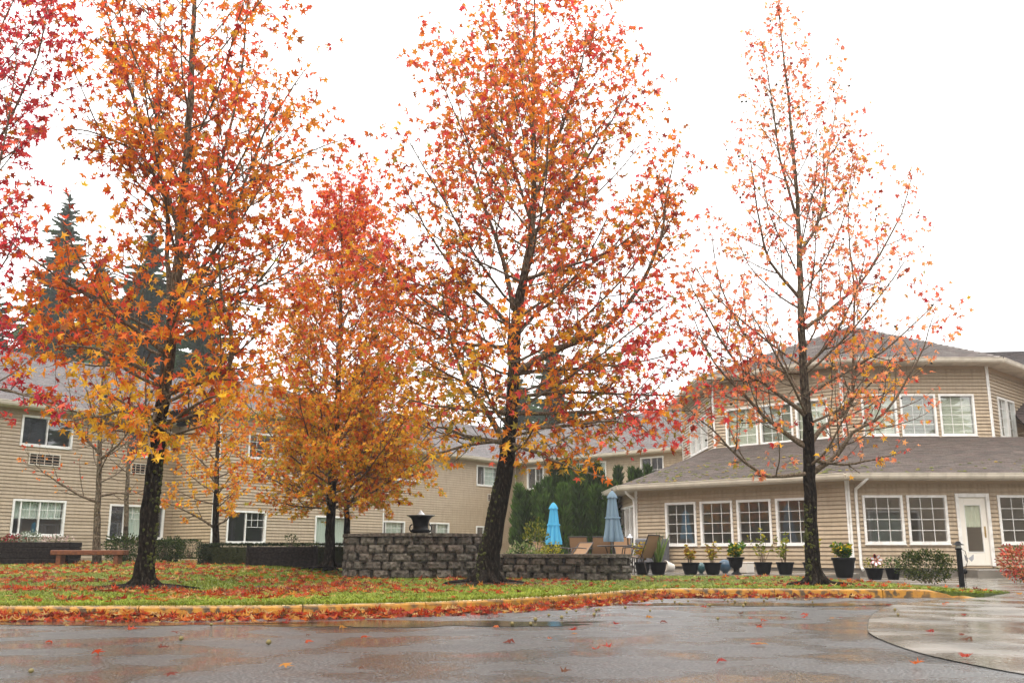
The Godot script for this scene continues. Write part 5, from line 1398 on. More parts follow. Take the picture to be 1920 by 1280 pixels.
func build_tree(called: String, key: String, label: String, group: String, opt: Dictionary) -> Node3D:
	var T: Dictionary = TREES[key].duplicate()
	T.merge(opt, true)
	rng.seed = hash(key)
	var root := thing(called, label, "tree", T.base, 0.0, group)
	# trunk, rounded between the given points, with a fluted foot and roots
	var pts := []
	var rad := []
	var tp: Array = T.trunk
	for i in tp.size() - 1:
		for k in 4:
			var f := k / 4.0
			pts.append((tp[i] as Vector3).cubic_interpolate(tp[i + 1], tp[maxi(i - 1, 0)], tp[mini(i + 2, tp.size() - 1)], f) + Vector3(R(-1, 1), 0, R(-1, 1)) * 0.012)
			rad.append(lerpf(T.radii[i], T.radii[i + 1], f) * R(0.95, 1.06))
	pts.append(tp[-1]); rad.append(T.radii[-1])
	var b := MB.new()
	var cut := maxi(1, int(pts.size() * T.get("pale_from", 0.42)))
	b.tube(pts.slice(0, cut + 1), rad.slice(0, cut + 1), 14)
	var big: float = T.radii[0]
	if big > 0.15:
		for k in 7:
			var a := TAU * (k + R(-0.25, 0.25)) / 7.0
			var dd := Vector3(cos(a), 0, sin(a))
			var L := big * R(2.0, 3.6)
			b.tube([dd * big * 0.25 + Vector3(0, big * 1.1, 0), dd * big * 0.85 + Vector3(0, big * 0.4, 0), dd * big * 1.4 + Vector3(0, big * 0.16, 0), dd * (big * 1.4 + L * 0.5) + Vector3(R(-0.1, 0.1), 0.02, 0), dd * (big * 1.4 + L) + Vector3(R(-0.2, 0.2), -0.05, R(-0.2, 0.2))], [big * 0.42, big * 0.32, big * 0.2, big * 0.12, 0.015], 8)
	part("trunk", b.mesh(), M.bark_trunk, root)
	b = MB.new()
	var cut2 := mini(int(cut * 1.3) + 2, pts.size() - 2)
	b.tube(pts.slice(cut, cut2 + 1), rad.slice(cut, cut2 + 1), 12)
	part("middle_trunk", b.mesh(), M.bark_middle, root)
	b = MB.new()
	b.tube(pts.slice(cut2), rad.slice(cut2), 10)
	part("upper_trunk", b.mesh(), M.bark_upper, root)
	if big > 0.15 and T.leaf_size > 0.12:
		var sb := MB.new()   # bare earth heaped round the foot
		var mr := big * 3.0
		sb.lathe([Vector2(mr, -0.03), Vector2(mr * 0.8, 0.02), Vector2(mr * 0.5, 0.045), Vector2(0.05, 0.05)], 24, Vector3.ZERO, func(a: float, f: float) -> float: return 1.0 + 0.18 * sin(a * 3.0 + 1.0) + 0.1 * sin(a * 7.0 + f * 4.0))
		part("earth_mound", sb.mesh(), M.soil, root)
	var sites := []
	for L in T.limbs:
		b = MB.new()
		var lp := []
		var lr := []
		var q: Array = L[1]
		for i in q.size() - 1:
			for k in 3:
				lp.append((q[i] as Vector3).cubic_interpolate(q[i + 1], q[maxi(i - 1, 0)], q[mini(i + 2, q.size() - 1)], k / 3.0) + dirv() * 0.015)
				lr.append(lerpf(L[0], 0.006, pow((i + k / 3.0) / (q.size() - 1), 0.8)))
		lp.append(q[-1]); lr.append(0.006)
		branch(b, T, lp, lr, 1, sites)
		part("limb", b.mesh(), M.bark_limb, root)
	var ylo: float = T.reach[0].x
	var yhi: float = T.trunk[-1].y - 0.25
	var turn := R(0, TAU)
	for i in T.limbs_more:
		var f = (i + R(0.1, 0.9)) / T.limbs_more
		var y := lerpf(ylo + 0.25, yhi, pow(f, T.get("low_bias", 1.0)))
		turn += 2.39996 + R(-0.4, 0.4)
		var el := deg_to_rad(lerpf(T.get("low_angle", 8.0), T.get("high_angle", 60.0), f) + R(-8, 8))
		var tr := trunk_at(T, y)
		var rise := 0.0
		var need := 0.0
		for it in 3:
			var e := reach_at(T, y + rise)
			var rx := e.x if cos(turn) < 0 else e.y
			var rz := (e.x + e.y) * 0.45
			need = 1.0 / sqrt(pow(cos(turn) / maxf(rx, 0.1), 2) + pow(sin(turn) / maxf(rz, 0.1), 2))
			rise = need * tan(el)
		var L := clampf(need / cos(el), 0.3, 5.0) * R(0.82, 1.04)
		L = minf(L, (T.trunk[-1].y - y) * 1.1 + 0.3)
		b = MB.new()
		grow(b, T, tr[0], Vector3(cos(turn) * cos(el), sin(el), sin(turn) * cos(el)), L, clampf(tr[1] * 0.3, 0.007, 0.028), 1, sites)
		if b.v.size(): part("limb", b.mesh(), M.bark_limb, root)
	b = MB.new()
	var tq := trunk_at(T, T.trunk[-1].y - 0.6)
	branch(b, T, [tq[0], T.trunk[-1]], [0.01, 0.006], 2, sites)
	part("leader", b.mesh(), M.bark_limb, root)
	# leaves
	var keep: float = float(T.leaves) / maxf(sites.size(), 1)
	var list := []
	var top: float = T.reach[-1].x
	var bot: float = T.reach[0].x
	for s in sites:
		var kp: float = keep * lerpf(T.get("low_dense", 1.0), 2.0 - T.get("low_dense", 1.0), clampf((s[0].y - bot) / (top - bot), 0, 1))
		var thin: float = clump.get_noise_3d(s[0].x * 16.0 + T.base.x * 7.0, s[0].y * 16.0, s[0].z * 16.0)
		kp *= lerpf(1.0, lerpf(0.1, 1.9, smoothstep(-0.3, 0.3, thin)), T.get("gappy", 0.0))
		var reps := int(kp) + (1 if R(0, 1) < kp - int(kp) else 0)
		for k in reps:
			var d: Vector3 = s[1]
			var tip := (d * R(-0.2, 0.5) + Vector3(R(-1, 1), R(-1.25, 0.25), R(-1, 1)) * 0.8).normalized()
			var face := Vector3(R(-1, 1), R(-0.25, 0.9), R(-1, 1))
			var sz: float = T.leaf_size * lerpf(0.5, 1.28, sqrt(R(0, 1)))
			var h := clampf((s[0].y - bot) / (top - bot), 0, 1)
			var ci := pick(T.palette, T.mix, h, clump.get_noise_3d(s[0].x * 7.0 + 31.0, s[0].y * 7.0, s[0].z * 7.0 + T.base.x))
			var off: float = s[0].x - trunk_at(T, s[0].y)[0].x
			if T.has("red_side") and h < 0.34 and off > T.red_side and R(0, 1) < 0.6: ci = 3 if R(0, 1) < 0.55 else 4
			if T.has("gold_side") and h < 0.2 and off < -T.gold_side and R(0, 1) < 0.65: ci = 2 if R(0, 1) < 0.7 else 7
			list.append([place(s[0] + (dirv() * 0.06 if k > 0 else Vector3.ZERO), tip, face, sz), ci, (s[0] + T.base - EYE).length() / sz])
	var singles: int = T.get("singles", 0)
	if singles > 0:
		list.sort_custom(func(p, q): return p[2] < q[2])
	var where := []
	var cols := []
	for i in list.size():
		if i < singles:
			part("leaf", T.variants[list[i][1]], M.leaf, root, list[i][0])
			continue
		where.append(list[i][0])
		var c: Color = T.palette[list[i][1]]
		var s := R(0.75, 1.2)
		cols.append(Color(c.r * s, c.g * s * R(0.85, 1.15), c.b * s))
	if where.size(): mass("crown", leaf_set, M.leaf, root, where, cols)
	# hanging seed balls
	if T.get("balls", 0) > 0:
		where = []; cols = []
		for i in T.balls:
			var s: Array = sites[rng.randi() % sites.size()]
			where.append(Transform3D(Basis().scaled(Vector3.ONE * R(0.017, 0.026)), s[0] + Vector3(0, -R(0.05, 0.14), 0)))
			var g := R(0.6, 1.4)
			cols.append(Color(0.035 * g, 0.032 * g, 0.012 * g))
		mass("seed_balls", ball_mesh, M.tinted, root, where, cols)
	if T.has("mossy"):
		var side: Vector3 = T.mossy
		where = []; cols = []
		var mmb := MB.new()
		for i in 240:
			var y := R(0.05, T.get("moss_top", 2.6))
			var tr := trunk_at(T, y)
			var a := atan2(side.z, side.x) + rng.randfn(0, 0.55)
			var dd := Vector3(cos(a), R(-0.2, 0.3), sin(a))
			if clump.get_noise_2d(y * 60.0, a * 40.0) < -0.12: continue
			where.append(place(tr[0] + Vector3(cos(a), 0, sin(a)) * tr[1] * 0.97, dd, dirv(), R(0.02, 0.05)))
			var g := R(0.5, 1.3)
			cols.append(Color(0.05 * g, 0.055 * g, 0.008 * g))
		mmb.lathe([Vector2(0.6, -0.1), Vector2(0.5, 0.25), Vector2(0.15, 0.42)], 6)
		mass("moss", mmb.mesh(), M.moss, root, where, cols)
	return root

func blade(w: float, h: float, bend: float) -> ArrayMesh:
	var b := MB.new()
	for i in 9:
		var a := i * 2.4
		var o := Vector3(cos(a), 0, sin(a)) * 0.05 * (i % 3)
		var d := Vector3(cos(a + 1.0), 0, sin(a + 1.0))
		var s := d.cross(Vector3.UP) * w
		var hh := h * (0.6 + 0.4 * ((i * 7) % 5) / 4.0)
		b.quad(o - s, o + s, o + s * 0.7 + Vector3(0, hh * 0.6, 0) + d * bend * 0.3, o - s * 0.7 + Vector3(0, hh * 0.6, 0) + d * bend * 0.3)
		b.tri(o - s * 0.7 + Vector3(0, hh * 0.6, 0) + d * bend * 0.3, o + s * 0.7 + Vector3(0, hh * 0.6, 0) + d * bend * 0.3, o + Vector3(0, hh, 0) + d * bend)
	return b.mesh()

var sprig: ArrayMesh
var small_leaf: ArrayMesh
var bough: ArrayMesh
func make_sprigs() -> void:
	var b := MB.new()   # an upright feathery spray
	for i in 9:
		var a := i * 2.4
		var d := Vector3(cos(a) * 0.28, 1.0, sin(a) * 0.28).normalized()
		var s := d.cross(Vector3(sin(a), 0.2, -cos(a))).normalized() * 0.07
		var o := Vector3(cos(a), 0, sin(a)) * 0.1
		var L := 0.6 + 0.4 * ((i * 5) % 7) / 6.0
		b.tri(o - s * 0.5, o + s * 0.5, o + d * L * 0.5 + s)
		b.tri(o - s * 0.5, o + d * L * 0.5 + s, o + d * L)
		b.tri(o - s * 0.5, o + d * L, o + d * L * 0.5 - s)
	sprig = b.mesh()
	b = MB.new()   # a pointed leaf folded along its midrib
	b.tri(Vector3(0, 0, 0), Vector3(0.3, 0.45, 0.1), Vector3(0, 1, 0))
	b.tri(Vector3(0, 0, 0), Vector3(0, 1, 0), Vector3(-0.3, 0.45, 0.1))
	small_leaf = b.mesh()
	b = MB.new()   # a drooping fir bough, 1 long along +x
	var br := RandomNumberGenerator.new()
	br.seed = 5
	for i in 18:
		var f := i / 17.0
		var o := Vector3(f, -0.25 * f * f, 0)
		for q in [-1.0, 1.0]:
			for k in 2:
				var L := (1.0 - f * 0.7) * 0.42 * br.randf_range(0.6, 1.2)
				var d := Vector3(0.55, br.randf_range(-0.75, 0.0) - 0.25 * k, q * (1.0 - 0.5 * k)).normalized() * L
				var s := Vector3(0.1, 0.0, 0.03 * q)
				b.tri(o - s, o + s, o + d)
				b.tri(o - s * 0.7 + Vector3(0, 0.03, 0), o + d * 0.7 + Vector3(0, -0.3 * L, 0), o + s)
	b.tri(Vector3(0, 0, 0.02), Vector3(0, 0, -0.02), Vector3(1, -0.28, 0))
	bough = b.mesh()

func conifer(at: Vector3, h: float, r: float, label: String, dark: float, sd: int, bare := 0.08, group := "evergreens behind the apartment block") -> void:
	rng.seed = sd
	var root := thing("conifer_tree", label, "tree", at, 0.0, group)
	var b := MB.new()
	b.tube([Vector3(0, -0.3, 0), Vector3(R(-0.2, 0.2), h * 0.5, 0), Vector3(0, h, 0)], [h * 0.016, h * 0.009, 0.03], 8)
	part("trunk", b.mesh(), M.bark_trunk, root)
	var where := []
	var cols := []
	var y := h * bare
	while y < h * 0.985:
		var f := (y - h * bare) / (h * (1.0 - bare))
		var rr := r * pow(1.0 - f, 0.8) * R(0.75, 1.1) + 0.15
		var n := int(lerpf(17, 8, f))
		var a0 := R(0, TAU)
		for k in n:
			var a := a0 + TAU * k / n + R(-0.3, 0.3)
			var L := rr * R(0.45, 1.25)
			var bs := Basis(Vector3.UP, a) * Basis(Vector3.BACK, lerpf(-0.15, 0.45, f) + R(-0.35, 0.3))
			where.append(Transform3D(bs.scaled_local(Vector3(L, L * 0.9 + 0.2, L * 0.8 + 0.2)), Vector3(0, y + R(-0.5, 0.5), 0)))
			var g := R(0.65, 1.35) * dark
			cols.append(Color(0.062 * g, 0.105 * g, 0.042 * g))
		y += lerpf(0.5, 0.32, f) * h / 22.0
	mass("boughs", bough, M.needle, root, where, cols, true, true)

func arborvitae(at: Vector3, h: float, r: float, sd: int, label: String) -> void:
	rng.seed = sd
	var root := thing("arborvitae", label, "tree", at, 0.0, "clipped columnar evergreens behind the patio")
	var b := MB.new()
	b.tube([Vector3(0, -0.1, 0), Vector3(0, h * 0.9, 0)], [0.06, 0.015], 6)
	part("trunk", b.mesh(), M.bark_trunk, root)
	var where := []
	var cols := []
	var tone := R(0.6, 1.4)
	for i in int(460 * h / 3.5):
		var f := pow(R(0, 1), 1.15)
		var prof := sqrt(maxf(0.0, 1.0 - pow(f, 1.8))) * (0.78 + 0.22 * minf(1.0, f * 5.0))
		var a := R(0, TAU)
		var rr := r * prof * pow(R(0.3, 1.0), 0.35) * (1.0 + 0.22 * clump.get_noise_3d(cos(a) * 40.0, f * 90.0, sin(a) * 40.0 + sd * 13.0))
		var p := Vector3(cos(a) * rr, f * h, sin(a) * rr)
		where.append(place(p, Vector3(cos(a) * 0.4, 1.0, sin(a) * 0.4) + dirv() * 0.2, Vector3(cos(a), 0.2, sin(a)), R(0.22, 0.42)))
		var g := R(0.55, 1.35) * tone
		cols.append(Color(0.05 * g, 0.085 * g * R(0.85, 1.15), 0.018 * g))
	where.append(place(Vector3(0, h * 0.93, 0), Vector3.UP, Vector3.BACK, 0.4)); cols.append(Color(0.04, 0.075, 0.02))
	mass("foliage", sprig, M.needle, root, where, cols)

# a leafy bush filling an ellipsoid (or, with box = true, a clipped block)
func bush(called: String, label: String, category: String, at: Vector3, half: Vector3, n: int, leaf: float, pal: Array, sd: int, boxy := false, group := "", parent: Node3D = null) -> Node3D:
	rng.seed = sd
	var root := thing(called, label, category, at, 0.0, group) if parent == null else parent
	var b := MB.new()
	for i in 9:
		var a := R(0, TAU)
		var t := Vector3(cos(a) * half.x * R(0.2, 0.8), half.y * R(0.9, 1.7), sin(a) * half.z * R(0.2, 0.8))
		b.tube([Vector3(cos(a), 0, sin(a)) * 0.04, t * Vector3(0.5, 0.45, 0.5), t], [0.012, 0.008, 0.003], 4)
	part("stems", b.mesh(), M.bark_limb, root)
	var where := []
	var cols := []
	for i in n:
		var p: Vector3
		var out: Vector3
		if boxy:
			p = Vector3(R(-1, 1), R(-1, 1), R(-1, 1))
			var ax := rng.randi() % 3
			p[ax] = signf(p[ax]) * R(0.82, 1.0)
			out = Vector3(1 if ax == 0 else 0, 1 if ax == 1 else 0, 1 if ax == 2 else 0) * signf(p[ax])
		else:
			out = dirv()
			p = out * pow(R(0.12, 1.0), 0.4) * (1.0 + 0.3 * clump.get_noise_3d(out.x * 60.0 + sd, out.y * 60.0, out.z * 60.0))
		p = p * half + Vector3(0, half.y, 0)
		if p.y < 0.01: continue
		where.append(place(p, out + dirv() * 0.8 + Vector3(0, 0.3, 0), dirv(), leaf * R(0.7, 1.3)))
		var c: Color = pal[rng.randi() % pal.size()]
		var g := R(0.65, 1.3)
		cols.append(Color(c.r * g, c.g * g, c.b * g))
	mass("foliage", small_leaf, M.foliage, root, where, cols)
	return root

# ------------------------------------------------------------------ garden walls, furniture and pots
var blocks := []
func make_blocks() -> void:   # split-faced wall blocks: width 1, height 1, a rough bulging face at z = 0
	for k in 6:
		var br := RandomNumberGenerator.new()
		br.seed = 100 + k
		var b := MB.new()
		var g := []
		for j in 5:
			var row := []
			for i in 6:
				var edge := 1.0 if (i == 0 or i == 5 or j == 0 or j == 4) else 0.0
				row.append(Vector3(lerpf(-0.5, 0.5, i / 5.0) + (br.randf_range(-0.025, 0.025)), lerpf(0.015, 0.985, j / 4.0) + br.randf_range(-0.02, 0.02) * (1.0 - edge * 0.6), -0.028 * edge + br.randf_range(-0.01, 0.01)))
			g.append(row)
		for j in 4:
			for i in 5: b.quad(g[j][i], g[j][i + 1], g[j + 1][i + 1], g[j + 1][i])
		var back := func(p: Vector3) -> Vector3: return Vector3(p.x * 0.92, p.y, -0.22)
		for i in 5:
			b.quad(g[4][i], g[4][i + 1], back.call(g[4][i + 1]), back.call(g[4][i]))
			b.quad(g[0][i + 1], g[0][i], back.call(g[0][i]), back.call(g[0][i + 1]))
		for j in 4:
			b.quad(g[j][5], back.call(g[j][5]), back.call(g[j + 1][5]), g[j + 1][5])
			b.quad(back.call(g[j][0]), g[j][0], g[j + 1][0], back.call(g[j + 1][0]))
		blocks.append(b.mesh())

func block_wall(called: String, label: String, line: Array, y0: float, courses: int, ch: float, closed: bool) -> Node3D:
	var root := thing(called, label, "garden wall")
	var acc := [0.0]
	for i in line.size() - 1: acc.append(acc[i] + (line[i] as Vector2).distance_to(line[i + 1]))
	var total: float = acc[-1]
	var at := func(s: float) -> Array:
		s = clampf(s, 0, total)
		for i in line.size() - 1:
			if s <= acc[i + 1] + 0.0001:
				var f: float = (s - acc[i]) / maxf(acc[i + 1] - acc[i], 0.0001)
				var e: Vector2 = ((line[i + 1] as Vector2) - line[i]).normalized()
				return [(line[i] as Vector2).lerp(line[i + 1], f), e]
		return [line[-1], Vector2.RIGHT]
	# dark core set back behind the blocks
	var core := MB.new()
	var inner := offset_line(line, -0.19)
	var inner2 := offset_line(line, -0.33)
	for i in line.size() - 1:
		core.quad(v3(inner[i], y0 - 0.1), v3(inner[i + 1], y0 - 0.1), v3(inner[i + 1], y0 + courses * ch), v3(inner[i], y0 + courses * ch))
		core.quad(v3(inner2[i + 1], y0 - 0.1), v3(inner2[i], y0 - 0.1), v3(inner2[i], y0 + courses * ch), v3(inner2[i + 1], y0 + courses * ch))
	part("core", core.mesh(), M.stone0, root)
	for r in courses:
		var s := -0.2 * (r % 2) + R(-0.05, 0.05)
		while s < total:
			var w := R(0.34, 0.42)
			var m := clampf(s + w / 2.0, 0.12, total - 0.12)
			var q: Array = at.call(m)
			var e: Vector2 = q[1]
			var bs := Basis(Vector3(e.x, 0, e.y) * w, Vector3(0, ch, 0), Vector3(-e.y, 0, e.x))
			var p: Vector2 = q[0] + Vector2(-e.y, e.x) * R(-0.012, 0.02)
			part("block", blocks[rng.randi() % 6], M["stone%d" % (rng.randi() % 5)], root, Transform3D(bs, v3(p, y0 + r * ch)))
			s += w
			# a narrow recessed block between the proud ones
			var w2 := R(0.08, 0.13)
			q = at.call(clampf(s + w2 / 2.0, 0.06, total - 0.06))
			e = q[1]
			p = q[0] - Vector2(-e.y, e.x) * R(0.07, 0.1)
			bs = Basis(Vector3(e.x, 0, e.y) * (w2 + 0.03), Vector3(0, ch, 0), Vector3(-e.y, 0, e.x))
			part("block", blocks[rng.randi() % 6], M["stone%d" % (rng.randi() % 5)], root, Transform3D(bs, v3(p, y0 + r * ch)))
			s += w2
	# cap stones
	var s := 0.0
	var yc := y0 + courses * ch
	while s < total - 0.05:
		var w := minf(R(0.42, 0.5), total - s)
		var k := 4
		var b := MB.new()
		var col := []
		for i in k + 1:
			var q: Array = at.call(s + 0.006 + (w - 0.012) * i / k)
			var e: Vector2 = q[1]
			var no := Vector2(-e.y, e.x)
			col.append([q[0] + no * (0.025 + R(-0.008, 0.008)), q[0] - no * 0.34])
		for i in k:
			b.quad(v3(col[i][0], yc + 0.004), v3(col[i + 1][0], yc + 0.004), v3(col[i + 1][0], yc + 0.075), v3(col[i][0], yc + 0.075))
			b.quad(v3(col[i][0], yc + 0.075), v3(col[i + 1][0], yc + 0.075), v3(col[i + 1][1], yc + 0.08), v3(col[i][1], yc + 0.08))
			b.quad(v3(col[i + 1][1], yc + 0.004), v3(col[i][1], yc + 0.004), v3(col[i][1], yc + 0.08), v3(col[i + 1][1], yc + 0.08))
			b.quad(v3(col[i + 1][0], yc + 0.004), v3(col[i][0], yc + 0.004), v3(col[i][1], yc + 0.004), v3(col[i + 1][1], yc + 0.004))
		b.quad(v3(col[0][1], yc + 0.004), v3(col[0][0], yc + 0.004), v3(col[0][0], yc + 0.075), v3(col[0][1], yc + 0.08))
		b.quad(v3(col[k][0], yc + 0.004), v3(col[k][1], yc + 0.004), v3(col[k][1], yc + 0.08), v3(col[k][0], yc + 0.075))
		part("cap_stone", b.mesh(), M["stone%d" % [1, 2, 4][rng.randi() % 3]], root)
		s += w
	return root

func build_walls() -> void:
	rng.seed = 77
	var ring := []
	for i in 49:
		var a := TAU * i / 48.0 + PI
		ring.append(Vector2(-2.19 + 1.8 * cos(a), -23.4 - 1.8 * sin(a)))
	block_wall("planter_wall", "tall round planter of rough grey-brown stone blocks under the urn", ring, 0.13, 5, 0.182, true)
	var soil := []
	for i in 32: soil.append(Vector3(-2.19 + 1.5 * cos(TAU * i / 32.0), 1.02, -23.4 + 1.5 * sin(TAU * i / 32.0)))
	var fill := thing("planter_fill", "dark soil bed inside the tall round stone planter", "soil")
	var fm := sheet(soil)
	for i in 32:
		var p: Vector3 = soil[i]
		var q: Vector3 = soil[(i + 1) % 32]
		fm.quad(Vector3(p.x, 0.1, p.z), Vector3(q.x, 0.1, q.z), q, p)
	part("soil", fm.mesh(), M.soil, fill)
	var low := smooth2([Vector2(-0.7, -22.6), Vector2(0.2, -21.3), Vector2(1.1, -20.4), Vector2(1.9, -20.05), Vector2(2.35, -20.25), Vector2(2.5, -20.8), Vector2(2.5, -22.5)], 6)
	block_wall("seat_wall", "low curved seat wall of rough stone blocks in front of the patio chairs", low, 0.12, 3, 0.155, false)
	# urn fountain
	var u := thing("urn_fountain", "black pedestal urn fountain with wide brim bubbling on the round planter", "fountain", Vector3(-2.19, 1.02, -23.4))
	var b := MB.new()
	b.lathe([Vector2(0.13, 0), Vector2(0.13, 0.03), Vector2(0.075, 0.05), Vector2(0.07, 0.08), Vector2(0.13, 0.105), Vector2(0.2, 0.14), Vector2(0.225, 0.18), Vector2(0.22, 0.21), Vector2(0.185, 0.225), Vector2(0.18, 0.28), Vector2(0.19, 0.36), Vector2(0.21, 0.43), Vector2(0.24, 0.475), Vector2(0.27, 0.5), Vector2(0.3, 0.515)], 36)
	part("body", b.mesh(), M.iron, u)
	b = MB.new()
	b.lathe([Vector2(0.22, 0.5), Vector2(0.32, 0.52), Vector2(0.345, 0.535), Vector2(0.335, 0.548), Vector2(0.28, 0.55), Vector2(0.02, 0.552)], 40)
	part("brim", b.mesh(), M.urn_top, u)
	for s in [-1.0, 1.0]:
		b = MB.new()
		var hp := []
		var hr := []
		for i in 9:
			var a := -1.5 + 3.0 * i / 8.0
			hp.append(Vector3(s * (0.19 + 0.07 * cos(a)), 0.24 + 0.09 * sin(a), 0)); hr.append(0.016)
		b.tube(hp, hr, 7, true)
		part("handle", b.mesh(), M.iron, u)
	b = MB.new()
	b.lathe([Vector2(0.1, 0.553), Vector2(0.075, 0.58), Vector2(0.05, 0.61), Vector2(0.022, 0.65), Vector2(0.004, 0.665)], 18, Vector3.ZERO, func(a: float, f: float) -> float: return 1.0 + 0.12 * sin(a * 5.0 + f * 6.0))
	part("water_jet", b.mesh(), M.water, u)

func umbrella(label: String, cloth: String, at: Vector3, h: float, low: float, r: float) -> void:
	var u := thing("patio_umbrella", label, "umbrella", at, R(0, 1), "closed patio umbrellas")
	var b := MB.new()
	b.tube([Vector3(0, 0.02, 0), Vector3(0, h + 0.04, 0)], [0.02, 0.02], 8, true)
	part("pole", b.mesh(), M.chair_metal, u)
	b = MB.new()
	b.lathe([Vector2(0.25, 0), Vector2(0.25, 0.05), Vector2(0.06, 0.09), Vector2(0.04, 0.2)], 20)
	part("base", b.mesh(), M.iron, u)
	b = MB.new()
	var prof := []
	for i in 15:
		var f := i / 14.0
		prof.append(Vector2(lerpf(r, 0.1, pow(f, 0.75)) * (0.9 if i == 0 else 1.0), lerpf(low, h - 0.12, f)))
	b.lathe(prof, 64, Vector3.ZERO, func(a: float, f: float) -> float: return 1.0 + (0.5 - 0.3 * f) * (absf(sin(a * 4.0 + 0.4 * f)) - 0.6) + 0.05 * sin(a * 3.0 + f * 5.0))
	b.flat_normals()
	part("canopy", b.mesh(), M[cloth], u)
	b = MB.new()
	b.lathe([Vector2(0.14, h - 0.2), Vector2(0.135, h - 0.17), Vector2(0.1, h - 0.09), Vector2(0.05, h - 0.02), Vector2(0.01, h + 0.01)], 48, Vector3.ZERO, func(a: float, f: float) -> float: return 1.0 + 0.13 * (1.0 - f) * sin(a * 8.0))
	b.flat_normals()
	part("top_vent", b.mesh(), M[cloth], u)
	b = MB.new()
	var ty := lerpf(low, h, 0.45)
	b.lathe([Vector2(r * 0.72, ty), Vector2(r * 0.74, ty + 0.02), Vector2(r * 0.71, ty + 0.045)], 40, Vector3.ZERO, func(a: float, _f: float) -> float: return 1.0 + 0.12 * absf(sin(a * 4.0)))
	part("tie_strap", b.mesh(), M[cloth], u)
	b = MB.new()
	b.tube([Vector3(0, h, 0), Vector3(0, h + 0.07, 0)], [0.016, 0.008], 8, true)
	part("finial", b.mesh(), M.chair_metal, u)

func chair(label: String, at: Vector3, turn: float, recline := 0.0) -> void:
	var c := thing("patio_chair", label, "chair", at, turn, "sling chairs on the patio")
	var w := 0.27
	var top := Vector3(0, 0.98 - recline * 0.3, -0.32 - recline * 0.3)
	var seat_b := Vector3(0, 0.4, -0.12)
	var seat_f := Vector3(0, 0.44, 0.36)
	var slab := func(a: Vector3, b2: Vector3, sag: float) -> ArrayMesh:
		var b := MB.new()
		var n := 6
		var nr := (b2 - a).cross(Vector3.RIGHT).normalized()
		for i in n:
			var f0 := float(i) / n
			var f1 := float(i + 1) / n
			var p := a.lerp(b2, f0) + nr * sag * sin(f0 * PI)
			var q := a.lerp(b2, f1) + nr * sag * sin(f1 * PI)
			b.quad(p - Vector3(w, 0, 0), p + Vector3(w, 0, 0), q + Vector3(w, 0, 0), q - Vector3(w, 0, 0))
			b.quad(p + Vector3(w, 0, 0) - nr * 0.006, p - Vector3(w, 0, 0) - nr * 0.006, q - Vector3(w, 0, 0) - nr * 0.006, q + Vector3(w, 0, 0) - nr * 0.006)
		return b.mesh()
	part("backrest", slab.call(seat_b, top, 0.03), M.sling, c)
	part("seat", slab.call(seat_f, seat_b, 0.02), M.sling, c)
	for s in [-1.0, 1.0]:
		var x := Vector3(s * (w + 0.015), 0, 0)
		var b := MB.new()
		b.tube([x + top, x + seat_b, x + seat_f], [0.014, 0.014, 0.014], 7, true)
		part("side_rail", b.mesh(), M.chair_metal, c)
		b = MB.new()
		b.tube([x * 1.12 + Vector3(0, 0.64, -0.2), x * 1.15 + Vector3(0, 0.66, 0.1), x * 1.15 + Vector3(0, 0.65, 0.34), x * 1.1 + Vector3(0, 0.5, 0.38)], [0.014, 0.016, 0.016, 0.012], 7, true)
		part("armrest", b.mesh(), M.chair_metal, c)
		for z in [[0.36, 0.4], [-0.16, -0.3]]:
			b = MB.new()
			b.tube([x + Vector3(0, 0.42 if z[0] > 0 else 0.5, z[0]), x * 1.06 + Vector3(0, 0.0, z[1])], [0.014, 0.012], 7, true)
			part("leg", b.mesh(), M.chair_metal, c)
	var b := MB.new()
	b.tube([top - Vector3(w + 0.015, 0, 0), top + Vector3(w + 0.015, 0, 0)], [0.014, 0.014], 7)
	part("top_rail", b.mesh(), M.chair_metal, c)

func pot_mesh(r: float, h: float) -> ArrayMesh:
	var b := MB.new()
	b.lathe([Vector2(0.0, 0.0), Vector2(r * 0.62, 0.0), Vector2(r * 0.68, h * 0.06), Vector2(r * 0.84, h * 0.5), Vector2(r * 0.93, h * 0.85), Vector2(r, h * 0.87), Vector2(r * 1.02, h * 0.97), Vector2(r * 0.98, h), Vector2(r * 0.9, h), Vector2(r * 0.88, h * 0.88), Vector2(0.01, h * 0.87)], 28)
	return b.mesh()

